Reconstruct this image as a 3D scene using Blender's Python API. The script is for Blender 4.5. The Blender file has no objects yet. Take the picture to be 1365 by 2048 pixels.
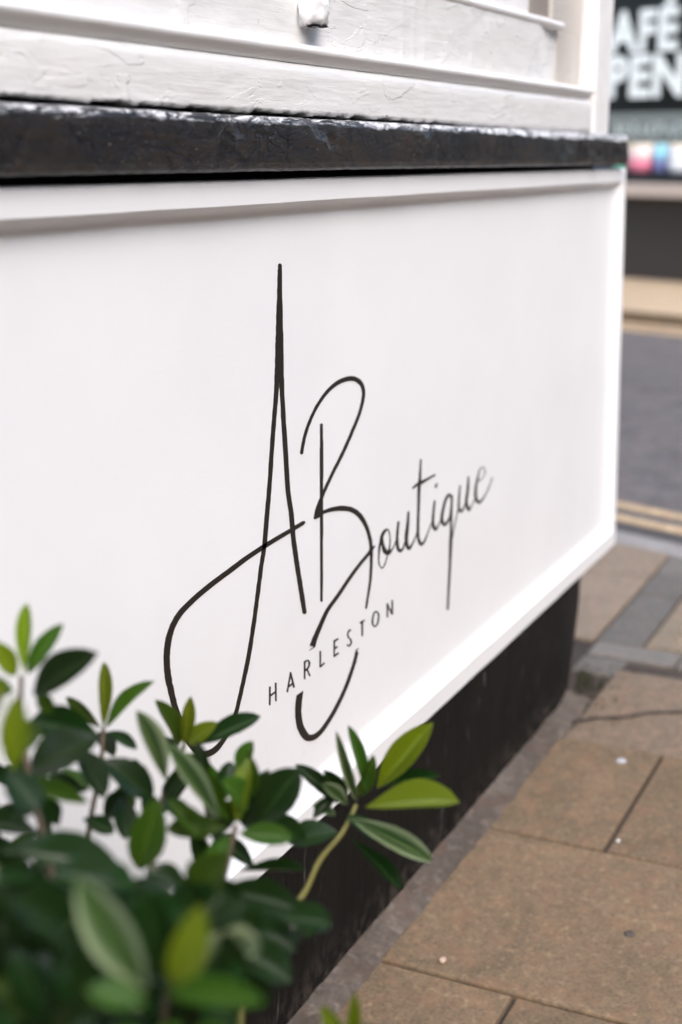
import bpy, bmesh, math, random
from mathutils import Vector, Matrix, noise
random.seed(7)
sc = bpy.context.scene
col = sc.collection

# ------------------------------------------------------------------ camera
cam_d = bpy.data.cameras.new('camera')
cam = bpy.data.objects.new('camera', cam_d)
col.objects.link(cam)
cam_d.sensor_fit = 'VERTICAL'
cam_d.sensor_height = 36.0
cam_d.sensor_width = 24.0
cam_d.lens = 50.0
cam_d.clip_start = 0.05
cam_d.clip_end = 900.0
pitch, yaw = math.radians(14.434), math.radians(25.321)
fw = Vector((math.cos(yaw) * math.cos(pitch), math.sin(yaw) * math.cos(pitch), -math.sin(pitch)))
rt = Vector((math.sin(yaw), -math.cos(yaw), 0))
up = rt.cross(fw)
cam.matrix_world = Matrix(((rt.x, up.x, -fw.x, 0.0), (rt.y, up.y, -fw.y, -0.75), (rt.z, up.z, -fw.z, 1.114), (0, 0, 0, 1)))
cam_d.dof.use_dof = True
cam_d.dof.focus_distance = 1.60
cam_d.dof.aperture_fstop = 3.1
cam_d.dof.aperture_blades = 9
sc.camera = cam

# ------------------------------------------------------------------ sky, sun, exposure
sun_az_vec = Vector((-0.45, -0.53, 0.72)).normalized()      # towards the sun
sun_el = math.asin(sun_az_vec.z)
world = bpy.data.worlds.new('World')
sc.world = world
world.use_nodes = True
wn = world.node_tree
for n in list(wn.nodes):
    wn.nodes.remove(n)
wo = wn.nodes.new('ShaderNodeOutputWorld')
bg = wn.nodes.new('ShaderNodeBackground')
sky = wn.nodes.new('ShaderNodeTexSky')
sky.sky_type = 'NISHITA'
sky.sun_disc = False
sky.sun_elevation = sun_el
sky.sun_rotation = math.atan2(sun_az_vec.x, sun_az_vec.y)
sky.air_density = 1.0
sky.dust_density = 2.8
sky.ozone_density = 1.0
bg.inputs['Strength'].default_value = 0.15
wn.links.new(sky.outputs[0], bg.inputs['Color'])
wn.links.new(bg.outputs[0], wo.inputs['Surface'])
sun_d = bpy.data.lights.new('sun', 'SUN')
sun_d.energy = 1.0
sun_d.angle = math.radians(60)
sun_d.color = (1.0, 0.995, 0.985)
sun = bpy.data.objects.new('sun', sun_d)
col.objects.link(sun)
sun.location = (0, -3, 12)
sun.rotation_euler = (-sun_az_vec).to_track_quat('-Z', 'Y').to_euler()
sc.view_settings.view_transform = 'Standard'
sc.view_settings.look = 'None'
sc.view_settings.gamma = 1.0
sc.view_settings.use_curve_mapping = False
sc.view_settings.exposure = 1.44

# ------------------------------------------------------------------ helpers
def tag(o, label=None, cat=None, group=None, kind=None):
    if label: o['label'] = label
    if cat: o['category'] = cat
    if group: o['group'] = group
    if kind: o['kind'] = kind
    return o

def empty(name, loc=(0, 0, 0), rz=0.0):
    o = bpy.data.objects.new(name, None)
    o.empty_display_size = 0.05
    col.objects.link(o)
    o.location = loc
    o.rotation_euler = (0, 0, rz)
    return o

def link(name, me, mat=None, parent=None, smooth=False):
    o = bpy.data.objects.new(name, me)
    col.objects.link(o)
    if mat and not me.materials:
        me.materials.append(mat)
    if parent: o.parent = parent
    if smooth:
        for p in me.polygons: p.use_smooth = True
    return o

def mesh(name, vs, fs, mat=None, parent=None, smooth=False):
    me = bpy.data.meshes.new(name)
    me.from_pydata([tuple(v) for v in vs], [], fs)
    me.update()
    return link(name, me, mat, parent, smooth)

def box_me(name, lo, hi, bevel=0.0, seg=2):
    bm = bmesh.new()
    bmesh.ops.create_cube(bm, size=1.0)
    for v in bm.verts:
        v.co = Vector([lo[i] + (v.co[i] + 0.5) * (hi[i] - lo[i]) for i in range(3)])
    if bevel:
        bmesh.ops.bevel(bm, geom=bm.edges[:], offset=bevel, segments=seg, affect='EDGES', profile=0.5)
    me = bpy.data.meshes.new(name)
    bm.to_mesh(me); bm.free()
    return me

def box(name, lo, hi, mat, parent=None, bevel=0.0, seg=2):
    return link(name, box_me(name, lo, hi, bevel, seg), mat, parent)

def prism(name, poly, z0, z1, mat, parent=None, bevel=0.0):
    """vertical prism over a plan polygon (counter-clockwise)"""
    bm = bmesh.new()
    b = [bm.verts.new((x, y, z0)) for x, y in poly]
    t = [bm.verts.new((x, y, z1)) for x, y in poly]
    n = len(poly)
    bm.faces.new(list(reversed(b)))
    top = bm.faces.new(t)
    for i in range(n):
        bm.faces.new((b[i], b[(i + 1) % n], t[(i + 1) % n], t[i]))
    if bevel:
        bmesh.ops.bevel(bm, geom=list(top.edges), offset=bevel, segments=2, affect='EDGES', profile=0.5)
    bmesh.ops.recalc_face_normals(bm, faces=bm.faces[:])
    me = bpy.data.meshes.new(name)
    bm.to_mesh(me); bm.free()
    return link(name, me, mat, parent)

def sweep(name, prof, xs, mat, parent, disp=None, zs=None, caps=True, smooth=True):
    """profile [(y, z)] carried along x; disp(x, y, z, k) -> offset vector; zs(x) lowers the profile"""
    vs, fs = [], []
    n = len(prof)
    for x in xs:
        dz = zs(x) if zs else 0.0
        for k, (y, z) in enumerate(prof):
            p = Vector((x, y, z + dz))
            if disp: p += disp(x, y, z, k)
            vs.append(p)
    for i in range(len(xs) - 1):
        for k in range(n - 1):
            a = i * n + k
            fs.append((a, a + 1, a + n + 1, a + n))
    if caps:
        fs.append(tuple(range(n)))
        fs.append(tuple(reversed(range((len(xs) - 1) * n, len(xs) * n))))
    o = mesh(name, vs, fs, mat, parent, smooth)
    bm = bmesh.new(); bm.from_mesh(o.data)
    bmesh.ops.recalc_face_normals(bm, faces=bm.faces[:])
    bm.to_mesh(o.data); bm.free()
    if caps and smooth:
        for p in o.data.polygons:
            if len(p.vertices) > 4: p.use_smooth = False
    return o

def dense(pts, step):
    out = []
    for a, b in zip(pts[:-1], pts[1:]):
        a, b = Vector(a), Vector(b)
        k = max(1, int((b - a).length / step))
        out += [tuple(a + (b - a) * j / k) for j in range(k)]
    out.append(tuple(pts[-1]))
    return out

def frange(a, b, step):
    n = max(1, int(round((b - a) / step)))
    return [a + (b - a) * i / n for i in range(n + 1)]

def shear(x):
    return -0.0060 * (x - 1.0)

def lathe(name, prof, mat, parent, seg=24, centre=(0, 0)):
    vs, fs = [], []
    n = len(prof)
    for i in range(seg):
        a = 2 * math.pi * i / seg
        for r, z in prof:
            vs.append((centre[0] + r * math.cos(a), centre[1] + r * math.sin(a), z))
    for i in range(seg):
        j = (i + 1) % seg
        for k in range(n - 1):
            fs.append((i * n + k, j * n + k, j * n + k + 1, i * n + k + 1))
    fs.append(tuple(i * n + n - 1 for i in range(seg)))
    fs.append(tuple(i * n for i in reversed(range(seg))))
    return mesh(name, vs, fs, mat, parent, True)

# ------------------------------------------------------------------ materials
class NT:
    def __init__(self, name):
        self.m = bpy.data.materials.new(name)
        self.m.use_nodes = True
        self.t = self.m.node_tree
        self.b = self.t.nodes['Principled BSDF']
        self.tc = self.t.nodes.new('ShaderNodeTexCoord')
    def n(self, kind, **kw):
        x = self.t.nodes.new('ShaderNode' + kind)
        for k, v in kw.items():
            if k.startswith('i_'): x.inputs[k[2:].replace('_', ' ')].default_value = v
            else: setattr(x, k, v)
        return x
    def l(self, a, b): self.t.links.new(a, b)
    def vec(self, scale=(1, 1, 1), src='Object'):
        mp = self.n('Mapping')
        mp.inputs['Scale'].default_value = scale
        self.l(self.tc.outputs[src], mp.inputs['Vector'])
        return mp.outputs[0]
    def noise(self, scale, detail=4, rough=0.55, stretch=(1, 1, 1), dist=0.0, src='Object'):
        x = self.n('TexNoise')
        x.inputs['Scale'].default_value = scale
        x.inputs['Detail'].default_value = detail
        x.inputs['Roughness'].default_value = rough
        x.inputs['Distortion'].default_value = dist
        self.l(self.vec(stretch, src), x.inputs['Vector'])
        return x.outputs['Fac']
    def ramp(self, fac, stops):
        r = self.n('ValToRGB')
        e = r.color_ramp.elements
        while len(e) < len(stops): e.new(0.5)
        for s, (p, c) in zip(e, stops):
            s.position = p
            s.color = (c, c, c, 1) if not isinstance(c, tuple) else (*c, 1)
        self.l(fac, r.inputs['Fac'])
        return r.outputs['Color']
    def math(self, op, a, b=None, c=None):
        m = self.n('Math', operation=op)
        for i, v in enumerate((a, b, c)):
            if v is None: continue
            if isinstance(v, (int, float)): m.inputs[i].default_value = v
            else: self.l(v, m.inputs[i])
        return m.outputs[0]
    def mix(self, fac, a, b, blend='MIX'):
        m = self.n('Mix', data_type='RGBA', blend_type=blend)
        for s, v in ((m.inputs[0], fac), (m.inputs[6], a), (m.inputs[7], b)):
            if isinstance(v, (int, float)): s.default_value = v
            elif isinstance(v, tuple): s.default_value = (*v, 1)
            else: self.l(v, s)
        return m.outputs[2]
    def bump(self, h, dist, strength=1.0, prev=None):
        b = self.n('Bump')
        b.inputs['Distance'].default_value = dist
        b.inputs['Strength'].default_value = strength
        self.l(h, b.inputs['Height'])
        if prev is not None: self.l(prev, b.inputs['Normal'])
        return b.outputs[0]
    def out(self, color=None, rough=None, normal=None, **kw):
        for key, v in (('Base Color', color), ('Roughness', rough), ('Normal', normal)):
            if v is None: continue
            s = self.b.inputs[key]
            if isinstance(v, (int, float)): s.default_value = v
            elif isinstance(v, tuple): s.default_value = (*v, 1)
            else: self.l(v, s)
        for k, v in kw.items():
            self.b.inputs[k.replace('_', ' ')].default_value = v
        return self.m

def flat(name, c, rough=0.5, **kw):
    m = NT(name)
    n = m.noise(40, 3)
    cc = m.mix(m.ramp(n, [(0.3, 0.0), (0.7, 1.0)]), tuple(v * 0.88 for v in c), c)
    return m.out(cc, rough, **kw)

def old_white(name, tint=(0.715, 0.715, 0.712), dirt=0.5, lump=1.0):
    m = NT(name)
    big = m.noise(9, 5, 0.6, (0.6, 1, 1.2))
    c = m.mix(m.ramp(big, [(0.35, 1.0), (0.62, 0.0)]), tint, tuple(a * b for a, b in zip(tint, (0.985, 0.972, 0.95))))
    spots = m.noise(85, 3, 0.5)
    c = m.mix(m.math('MULTIPLY', m.ramp(spots, [(0.71, 0.0), (0.78, 1.0)]), dirt), c, (0.50, 0.43, 0.34))
    area = m.ramp(m.noise(6, 3, 0.5, (0.7, 1, 1)), [(0.42, 0.0), (0.62, 1.0)])
    lumps = m.noise(24, 4, 0.5, (0.35, 1, 1.0), 0.3)
    brush = m.noise(150, 4, 0.6, (0.10, 1, 1.0), 0.2)
    edge = m.ramp(m.noise(27, 6, 0.6, (0.40, 1, 1.0), 0.7), [(0.53, 0.0), (0.56, 1.0)])
    grime = m.math('MULTIPLY', m.ramp(m.noise(27, 6, 0.6, (0.40, 1, 1.0), 0.7), [(0.525, 0.0), (0.535, 1.0), (0.55, 0.0)]), m.math('MULTIPLY', area, 0.05))
    c = m.mix(grime, c, (0.40, 0.34, 0.27))
    b = m.bump(lumps, 0.0016 * lump)
    b = m.bump(brush, 0.0009 * lump, 1.0, b)
    b = m.bump(m.math('MULTIPLY', edge, area), 0.0009 * lump, 1.0, b)
    return m.out(c, 0.27, b, Specular_IOR_Level=0.5)

def panel_white():
    m = NT('panel_white_paint')
    n1 = m.noise(230, 4, 0.6, (0.12, 1, 1))
    n2 = m.noise(5, 3, 0.5)
    n3 = m.noise(700, 2, 0.5, (0.5, 1, 1))
    c = m.mix(m.ramp(n2, [(0.3, 0.0), (0.7, 1.0)]), (0.795, 0.80, 0.81), (0.825, 0.83, 0.838))
    sp = m.noise(160, 2, 0.4)
    c = m.mix(m.math('MULTIPLY', m.ramp(sp, [(0.79, 0.0), (0.82, 1.0)]), 0.5), c, (0.3, 0.26, 0.22))
    sxp = m.n('SeparateXYZ'); m.l(m.tc.outputs['Object'], sxp.inputs[0])
    low = m.n('MapRange', interpolation_type='SMOOTHSTEP')
    for k, v in (('From Min', 0.50), ('From Max', 0.27), ('To Min', 0.0), ('To Max', 1.0)): low.inputs[k].default_value = v
    m.l(sxp.outputs['Z'], low.inputs['Value'])
    spl = m.ramp(m.noise(120, 4, 0.6, (1, 1, 0.6)), [(0.60, 0.0), (0.72, 1.0)])
    c = m.mix(m.math('MULTIPLY', m.math('MULTIPLY', spl, low.outputs[0]), 0.22), c, (0.42, 0.37, 0.31))
    smg = m.ramp(m.noise(3.2, 5, 0.6, (1, 1, 0.8)), [(0.48, 0.0), (0.75, 1.0)])
    c = m.mix(m.math('MULTIPLY', smg, 0.20), c, (0.69, 0.695, 0.71))
    b = m.bump(n1, 0.00014)
    b = m.bump(n3, 0.00007, 1.0, b)
    b = m.bump(m.noise(14, 2), 0.002, 0.2, b)
    return m.out(c, 0.42, b, Specular_IOR_Level=0.4)

def sill_paint():
    m = NT('black_gloss_paint')
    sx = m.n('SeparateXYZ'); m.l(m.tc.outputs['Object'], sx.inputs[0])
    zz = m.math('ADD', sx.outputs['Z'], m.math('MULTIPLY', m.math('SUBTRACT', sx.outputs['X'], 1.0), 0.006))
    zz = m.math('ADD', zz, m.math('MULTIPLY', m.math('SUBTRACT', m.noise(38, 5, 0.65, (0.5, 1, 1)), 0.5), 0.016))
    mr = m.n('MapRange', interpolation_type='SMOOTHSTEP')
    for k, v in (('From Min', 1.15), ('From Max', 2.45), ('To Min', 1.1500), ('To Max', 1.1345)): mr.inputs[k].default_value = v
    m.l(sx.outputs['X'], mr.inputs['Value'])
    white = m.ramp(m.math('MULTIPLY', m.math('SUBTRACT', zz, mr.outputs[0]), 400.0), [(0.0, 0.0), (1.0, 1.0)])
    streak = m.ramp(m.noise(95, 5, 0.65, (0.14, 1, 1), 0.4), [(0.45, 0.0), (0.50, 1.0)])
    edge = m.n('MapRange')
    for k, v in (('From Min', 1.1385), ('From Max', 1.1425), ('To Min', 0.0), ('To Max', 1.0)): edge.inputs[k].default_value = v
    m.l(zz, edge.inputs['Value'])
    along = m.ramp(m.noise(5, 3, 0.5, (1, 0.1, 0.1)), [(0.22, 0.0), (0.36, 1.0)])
    nose_sheen = m.math('MULTIPLY', m.math('MULTIPLY', streak, edge.outputs[0]), along)  # sky reflection on the rolled edge, painted as broken white streaks
    white = m.math('MAXIMUM', white, m.math('MULTIPLY', nose_sheen, 0.9))  # white paint at the right end joined with the painted sheen
    n0 = m.noise(7, 3)
    c = m.mix(m.ramp(n0, [(0.35, 0.0), (0.65, 1.0)]), (0.007, 0.005, 0.003), (0.030, 0.0195, 0.0105))
    worn = m.noise(60, 6, 0.7, (0.4, 1, 1))
    c = m.mix(m.math('MULTIPLY', m.ramp(worn, [(0.66, 0.0), (0.74, 1.0)]), 0.35), c, (0.30, 0.26, 0.21))
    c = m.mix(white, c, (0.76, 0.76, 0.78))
    vo = m.n('TexVoronoi', feature='DISTANCE_TO_EDGE'); vo.inputs['Scale'].default_value = 9
    dn = m.n('TexNoise'); dn.inputs['Scale'].default_value = 22; dn.inputs['Detail'].default_value = 6
    m.l(m.vec((1, 1, 1)), dn.inputs['Vector'])
    mv = m.n('MixRGB'); mv.inputs[0].default_value = 0.09
    m.l(m.vec((0.9, 0.3, 1.2)), mv.inputs[1]); m.l(dn.outputs['Color'], mv.inputs[2])
    m.l(mv.outputs[0], vo.inputs['Vector'])
    crack = m.math('MULTIPLY', m.ramp(vo.outputs['Distance'], [(0.0, 1.0), (0.03, 0.0)]), m.ramp(m.noise(6, 3), [(0.40, 0.0), (0.46, 1.0)]))
    b = m.bump(m.noise(16, 4, 0.5, (0.5, 1, 1), 0.3), 0.004, 0.8)
    chip = m.ramp(m.noise(26, 6, 0.65, (0.5, 1, 1), 0.8), [(0.555, 0.0), (0.575, 1.0)])
    b = m.bump(chip, 0.0016, 1.0, b)
    b = m.bump(m.noise(150, 6, 0.7, (0.16, 1, 1), 0.8), 0.0024, 1.0, b)
    b = m.bump(m.math('MULTIPLY', crack, -1.0), 0.003, 1.0, b)
    c = m.mix(m.math('MULTIPLY', crack, 0.8), c, (0.004, 0.004, 0.004))
    wig = m.noise(13, 5, 0.6, (0.55, 1, 1), 0.6)
    wl = m.math('MULTIPLY', m.ramp(wig, [(0.485, 0.0), (0.497, 1.0), (0.503, 1.0), (0.515, 0.0)]), m.ramp(m.noise(4.3, 2), [(0.44, 0.0), (0.52, 1.0)]))
    fine = m.noise(75, 6, 0.7, (0.30, 1, 1), 1.0)
    fl = m.ramp(fine, [(0.46, 0.0), (0.495, 1.0), (0.505, 1.0), (0.54, 0.0)])
    c = m.mix(m.math('MULTIPLY', fl, 0.7), c, (0.005, 0.004, 0.0035))
    c = m.mix(m.math('MULTIPLY', wl, 0.9), c, (0.003, 0.003, 0.003))
    gl = m.math('MULTIPLY', m.ramp(m.noise(420, 3, 0.6, (0.4, 1, 1)), [(0.66, 0.0), (0.74, 1.0)]), m.ramp(m.noise(8, 3), [(0.45, 0.0), (0.6, 1.0)]))
    c = m.mix(m.math('MULTIPLY', gl, 0.5), c, (0.45, 0.40, 0.34))  # pale specks painted in as glints on the gloss
    b = m.bump(m.math('MULTIPLY', wl, -1.0), 0.003, 1.0, b)
    b = m.bump(m.math('MULTIPLY', fl, -1.0), 0.0008, 1.0, b)
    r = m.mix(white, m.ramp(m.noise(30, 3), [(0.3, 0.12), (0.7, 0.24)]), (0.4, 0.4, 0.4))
    return m.out(c, r, b, Specular_IOR_Level=0.25, Coat_Weight=0.22, Coat_Roughness=0.06, Coat_IOR=1.5)

def plinth_paint():
    m = NT('black_plinth_paint')
    n = m.noise(12, 5, 0.6, (1, 1, 0.5))
    c = m.mix(m.ramp(n, [(0.35, 0.0), (0.7, 1.0)]), (0.0035, 0.0033, 0.0033), (0.007, 0.0066, 0.0064))
    fl = m.noise(70, 3, 0.5, (1.6, 1.6, 0.22))
    c = m.mix(m.math('MULTIPLY', m.ramp(fl, [(0.67, 0.0), (0.78, 1.0)]), 0.30), c, (0.33, 0.32, 0.31))
    du = m.noise(240, 4, 0.7, (1, 1, 0.5))
    c = m.mix(m.math('MULTIPLY', m.ramp(du, [(0.62, 0.0), (0.75, 1.0)]), 0.12), c, (0.3, 0.28, 0.25))
    sz = m.n('SeparateXYZ'); m.l(m.tc.outputs['Object'], sz.inputs[0])
    foot = m.n('MapRange', interpolation_type='SMOOTHSTEP')
    for k, v in (('From Min', 0.09), ('From Max', 0.0), ('To Min', 0.0), ('To Max', 1.0)): foot.inputs[k].default_value = v
    m.l(sz.outputs['Z'], foot.inputs['Value'])
    mud = m.ramp(m.noise(48, 5, 0.7), [(0.46, 0.0), (0.62, 1.0)])
    c = m.mix(m.math('MULTIPLY', m.math('MULTIPLY', mud, foot.outputs[0]), 0.55), c, (0.085, 0.07, 0.056))
    b = m.bump(m.noise(55, 5, 0.6, (1, 1, 0.35)), 0.002)
    b = m.bump(du, 0.0005, 1.0, b)
    return m.out(c, 0.62, b, Specular_IOR_Level=0.16)

def stone(name, a, b_, grain=(0.05, 0.04, 0.03), rough=0.85, g=260, vary=0.12, stain=0.45):
    m = NT(name)
    oi = m.n('ObjectInfo')
    mp = m.n('VectorMath', operation='ADD')
    sc_ = m.n('VectorMath', operation='SCALE'); sc_.inputs[0].default_value = (7.1, 3.3, 0); m.l(oi.outputs['Random'], sc_.inputs['Scale'])
    m.l(m.tc.outputs['Object'], mp.inputs[0]); m.l(sc_.outputs[0], mp.inputs[1])
    def nz(scale, detail, rg):
        x = m.n('TexNoise'); x.inputs['Scale'].default_value = scale; x.inputs['Detail'].default_value = detail; x.inputs['Roughness'].default_value = rg
        m.l(mp.outputs[0], x.inputs['Vector']); return x.outputs['Fac']
    c = m.mix(m.ramp(nz(9, 5, 0.6), [(0.35, 0.0), (0.68, 1.0)]), a, b_)
    fine = nz(g, 3, 0.6)
    c = m.mix(m.math('MULTIPLY', m.ramp(nz(g * 0.22, 5, 0.7), [(0.36, 1.0), (0.58, 0.0)]), 0.42), c, tuple(v * 0.55 for v in a))
    c = m.mix(m.math('MULTIPLY', m.ramp(fine, [(0.36, 1.0), (0.54, 0.0)]), 0.42), c, grain)
    c = m.mix(m.math('MULTIPLY', m.ramp(nz(g * 0.13, 4, 0.65), [(0.50, 0.0), (0.64, 1.0)]), 0.5), c, (a[0] * 1.45, a[1] * 1.18, a[2] * 1.12))
    c = m.mix(m.math('MULTIPLY', m.ramp(nz(g * 0.10 + 3, 4, 0.65), [(0.56, 0.0), (0.68, 1.0)]), 0.45), c, (a[0] * 0.78, a[1] * 0.80, a[2] * 0.86))
    lite = nz(g * 0.45, 3, 0.6)
    c = m.mix(m.math('MULTIPLY', m.ramp(lite, [(0.55, 0.0), (0.70, 1.0)]), 0.32), c, tuple(min(1, v * 1.8) for v in b_))
    st = nz(4.5, 6, 0.65)
    c = m.mix(m.math('MULTIPLY', m.ramp(st, [(0.52, 0.0), (0.68, 1.0)]), stain), c, tuple(v * 0.45 for v in a))
    hv = m.n('HueSaturation'); m.l(c, hv.inputs['Color'])
    m.l(m.math('ADD', m.math('MULTIPLY', oi.outputs['Random'], vary * 2), 1.0 - vary), hv.inputs['Value'])
    bm_ = m.bump(fine, 0.0012)
    bm_ = m.bump(nz(40, 4, 0.6), 0.002, 0.6, bm_)
    return m.out(hv.outputs['Color'], rough, bm_, Specular_IOR_Level=0.3)

def leaf_mat(name, top, under, vein, rough=0.34, trans=0.22, edge_glare=None):
    m = NT(name)
    uv = m.n('UVMap')
    sx = m.n('SeparateXYZ'); m.l(uv.outputs[0], sx.inputs[0])
    oi = m.n('ObjectInfo')
    across = m.math('ABSOLUTE', m.math('SUBTRACT', sx.outputs['X'], 0.5))
    mid = m.ramp(across, [(0.015, 1.0), (0.05, 0.0)])
    w = m.n('TexWave', wave_type='BANDS', bands_direction='X')
    w.inputs['Scale'].default_value = 1.0; w.inputs['Distortion'].default_value = 0.6
    cb = m.n('CombineXYZ')
    m.l(m.math('MULTIPLY', m.math('SUBTRACT', sx.outputs['Y'], m.math('MULTIPLY', across, 0.55)), 5.0), cb.inputs[0])
    m.l(cb.outputs[0], w.inputs['Vector'])
    side = m.ramp(w.outputs['Fac'], [(0.80, 0.0), (0.98, 1.0)])
    n = m.noise(50, 3)
    c = m.mix(m.ramp(n, [(0.3, 0.0), (0.7, 1.0)]), tuple(v * 0.75 for v in top), top)
    c = m.mix(m.math('MULTIPLY', side, 0.22), c, vein)
    c = m.mix(m.math('MULTIPLY', mid, 0.7), c, vein)
    if edge_glare:
        c = m.mix(m.ramp(across, [(0.20, 0.0), (0.40, 0.9)]), c, edge_glare)  # glare of a glossy leaf painted as paler edges
    bl = m.noise(160, 4, 0.6)
    c = m.mix(m.math('MULTIPLY', m.ramp(bl, [(0.66, 0.0), (0.74, 1.0)]), 0.5), c, (0.10, 0.075, 0.03))
    hv = m.n('HueSaturation'); m.l(c, hv.inputs['Color'])
    m.l(m.math('ADD', m.math('MULTIPLY', oi.outputs['Random'], 0.7), 0.62), hv.inputs['Value'])
    m.l(m.math('ADD', m.math('MULTIPLY', oi.outputs['Random'], 0.03), 0.485), hv.inputs['Hue'])
    geo = m.n('NewGeometry')
    cc = m.mix(geo.outputs['Backfacing'], hv.outputs['Color'], under)
    hgt = m.math('ADD', m.math('MULTIPLY', mid, -1.0), m.math('MULTIPLY', side, -0.5))
    b = m.bump(hgt, 0.0006)
    m.out(cc, rough, b, Specular_IOR_Level=0.32)
    tl = m.n('BsdfTranslucent')
    hs = m.n('HueSaturation'); hs.inputs['Value'].default_value = 1.9; hs.inputs['Hue'].default_value = 0.475; hs.inputs['Saturation'].default_value = 1.15
    m.l(cc, hs.inputs['Color']); m.l(hs.outputs[0], tl.inputs['Color'])
    ms = m.n('MixShader'); ms.inputs[0].default_value = trans
    o = m.t.nodes['Material Output']
    m.l(m.b.outputs[0], ms.inputs[1]); m.l(tl.outputs[0], ms.inputs[2]); m.l(ms.outputs[0], o.inputs['Surface'])
    return m.m

def glass_mat(name, tint=(0.9, 0.95, 0.93), refl=1.0):
    m = NT(name)
    tr = m.n('BsdfTransparent'); tr.inputs['Color'].default_value = (*tint, 1)
    gl = m.n('BsdfGlossy'); gl.inputs['Roughness'].default_value = 0.02
    fr = m.n('Fresnel'); fr.inputs['IOR'].default_value = 1.45
    ms = m.n('MixShader')
    m.l(m.math('MULTIPLY', fr.outputs[0], refl), ms.inputs[0])
    m.l(tr.outputs[0], ms.inputs[1]); m.l(gl.outputs[0], ms.inputs[2])
    m.l(ms.outputs[0], m.t.nodes['Material Output'].inputs['Surface'])
    return m.m

def brick_mat():
    m = NT('brickwork')
    br = m.n('TexBrick')
    br.inputs['Scale'].default_value = 1.0
    br.inputs['Brick Width'].default_value = 0.225
    br.inputs['Row Height'].default_value = 0.075
    br.inputs['Mortar Size'].default_value = 0.006
    br.inputs['Color1'].default_value = (0.17, 0.085, 0.055, 1)
    br.inputs['Color2'].default_value = (0.11, 0.06, 0.042, 1)
    br.inputs['Mortar'].default_value = (0.30, 0.26, 0.21, 1)
    cb = m.n('CombineXYZ'); sx = m.n('SeparateXYZ')
    m.l(m.tc.outputs['Object'], sx.inputs[0])
    m.l(m.math('ADD', sx.outputs['X'], sx.outputs['Y']), cb.inputs[0]); m.l(sx.outputs['Z'], cb.inputs[1])
    m.l(cb.outputs[0], br.inputs['Vector'])
    return m.out(br.outputs['Color'], 0.9)

M_old = old_white('old_white_gloss')
M_bead = old_white('old_white_gloss_moulding', lump=0.45)
M_old2 = old_white('shaded_white_gloss', (0.51, 0.475, 0.44), 0.2)  # darker, warmer white: the pilaster's shade is put into the colour
M_post = flat('bright_white_gloss', (0.84, 0.83, 0.82), 0.35)  # brighter white than the boards, for the corner post
M_panel = panel_white()
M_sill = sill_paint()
M_plinth = plinth_paint()
M_dark = flat('dark_gap', (0.012, 0.011, 0.010), 0.9)
M_vinyl = NT('dark_brown_vinyl').out((0.018, 0.0135, 0.011), 0.5, Specular_IOR_Level=0.25)
M_slab = stone('buff_paving_slab', (0.1495, 0.1066, 0.06602), (0.2214, 0.1555, 0.09402), g=170)
M_slab2 = stone('pale_paving_slab', (0.2267, 0.176, 0.1295), (0.2791, 0.2201, 0.1595), stain=0.25)
M_slab3 = stone('greyer_paving_slab', (0.1801, 0.1336, 0.09477), (0.2347, 0.1781, 0.1257), g=170, stain=0.5)  # greyer, paler buff: surface sheen at a low view put into the colour
M_block = stone('grey_block_paver', (0.1513, 0.1377, 0.1198), (0.1938, 0.1781, 0.1548), (0.06, 0.06, 0.065), vary=0.2, stain=0.3)
M_tact = stone('buff_tactile_slab', (0.228, 0.18, 0.126), (0.282, 0.228, 0.162), stain=0.2)
M_mortar = stone('mortar', (0.044, 0.0341, 0.0264), (0.0715, 0.0572, 0.0462), stain=0.5)
M_fillet = stone('grey_mortar_fillet', (0.082, 0.063, 0.048), (0.165, 0.138, 0.116), g=120, stain=0.8)
M_kerb = stone('grey_kerb_stone', (0.24, 0.228, 0.216), (0.312, 0.3, 0.288), stain=0.3)
M_road = stone('asphalt', (0.1166, 0.107, 0.1029), (0.1597, 0.146, 0.1365), (0.05, 0.048, 0.055), g=60, vary=0.0, stain=0.75)
M_gutter = stone('dark_gutter', (0.06, 0.055, 0.055), (0.09, 0.085, 0.08), stain=0.3)
M_yellow = stone('worn_yellow_paint', (0.44, 0.315, 0.185), (0.56, 0.42, 0.26), (0.15, 0.125, 0.10), g=70, vary=0.0, stain=0.6)
M_far = stone('sunlit_paving', (0.4289, 0.3304, 0.2202), (0.5216, 0.4173, 0.2898), (0.25, 0.19, 0.12), vary=0.05, stain=0.12)  # pale tone paints the sunlight on the far pavement into the stone
M_farkerb = stone('mossy_kerb_face', (0.144, 0.102, 0.06), (0.204, 0.156, 0.096), stain=0.5)
M_moss = flat('moss', (0.055, 0.052, 0.024), 0.95)
M_soil = flat('soil', (0.03, 0.02, 0.013), 0.95)
M_pot = flat('terracotta', (0.30, 0.12, 0.06), 0.8)
M_stem = flat('green_stem', (0.128, 0.1178, 0.018), 0.5)
M_bark = flat('brown_stem', (0.075, 0.05, 0.028), 0.7)
M_brick = brick_mat()
M_glass = glass_mat('window_glass', (0.99, 0.99, 0.99), 0.15)
M_glass2 = glass_mat('cafe_glass', (0.91, 0.92, 0.91), 0.13)
M_reveal_shade = flat('shaded_reveal', (0.26, 0.225, 0.20), 0.6)  # grey-brown colour paints the shade of the inner window reveal
M_backing = flat('white_sheet', (0.93, 0.93, 0.93), 0.8)
M_riser = flat('dark_brown_gloss', (0.038, 0.02992, 0.02542), 0.45)
M_ledge = flat('stone_ledge', (0.5049, 0.4208, 0.3596), 0.7)
M_black = flat('black_paint', (0.010, 0.010, 0.010), 0.4)
M_frost = flat('frosted_film', (0.1987, 0.2194, 0.2029), 0.7)
M_frost_dark = flat('frosted_film_stripe', (0.103, 0.1188, 0.1109), 0.7)
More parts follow.
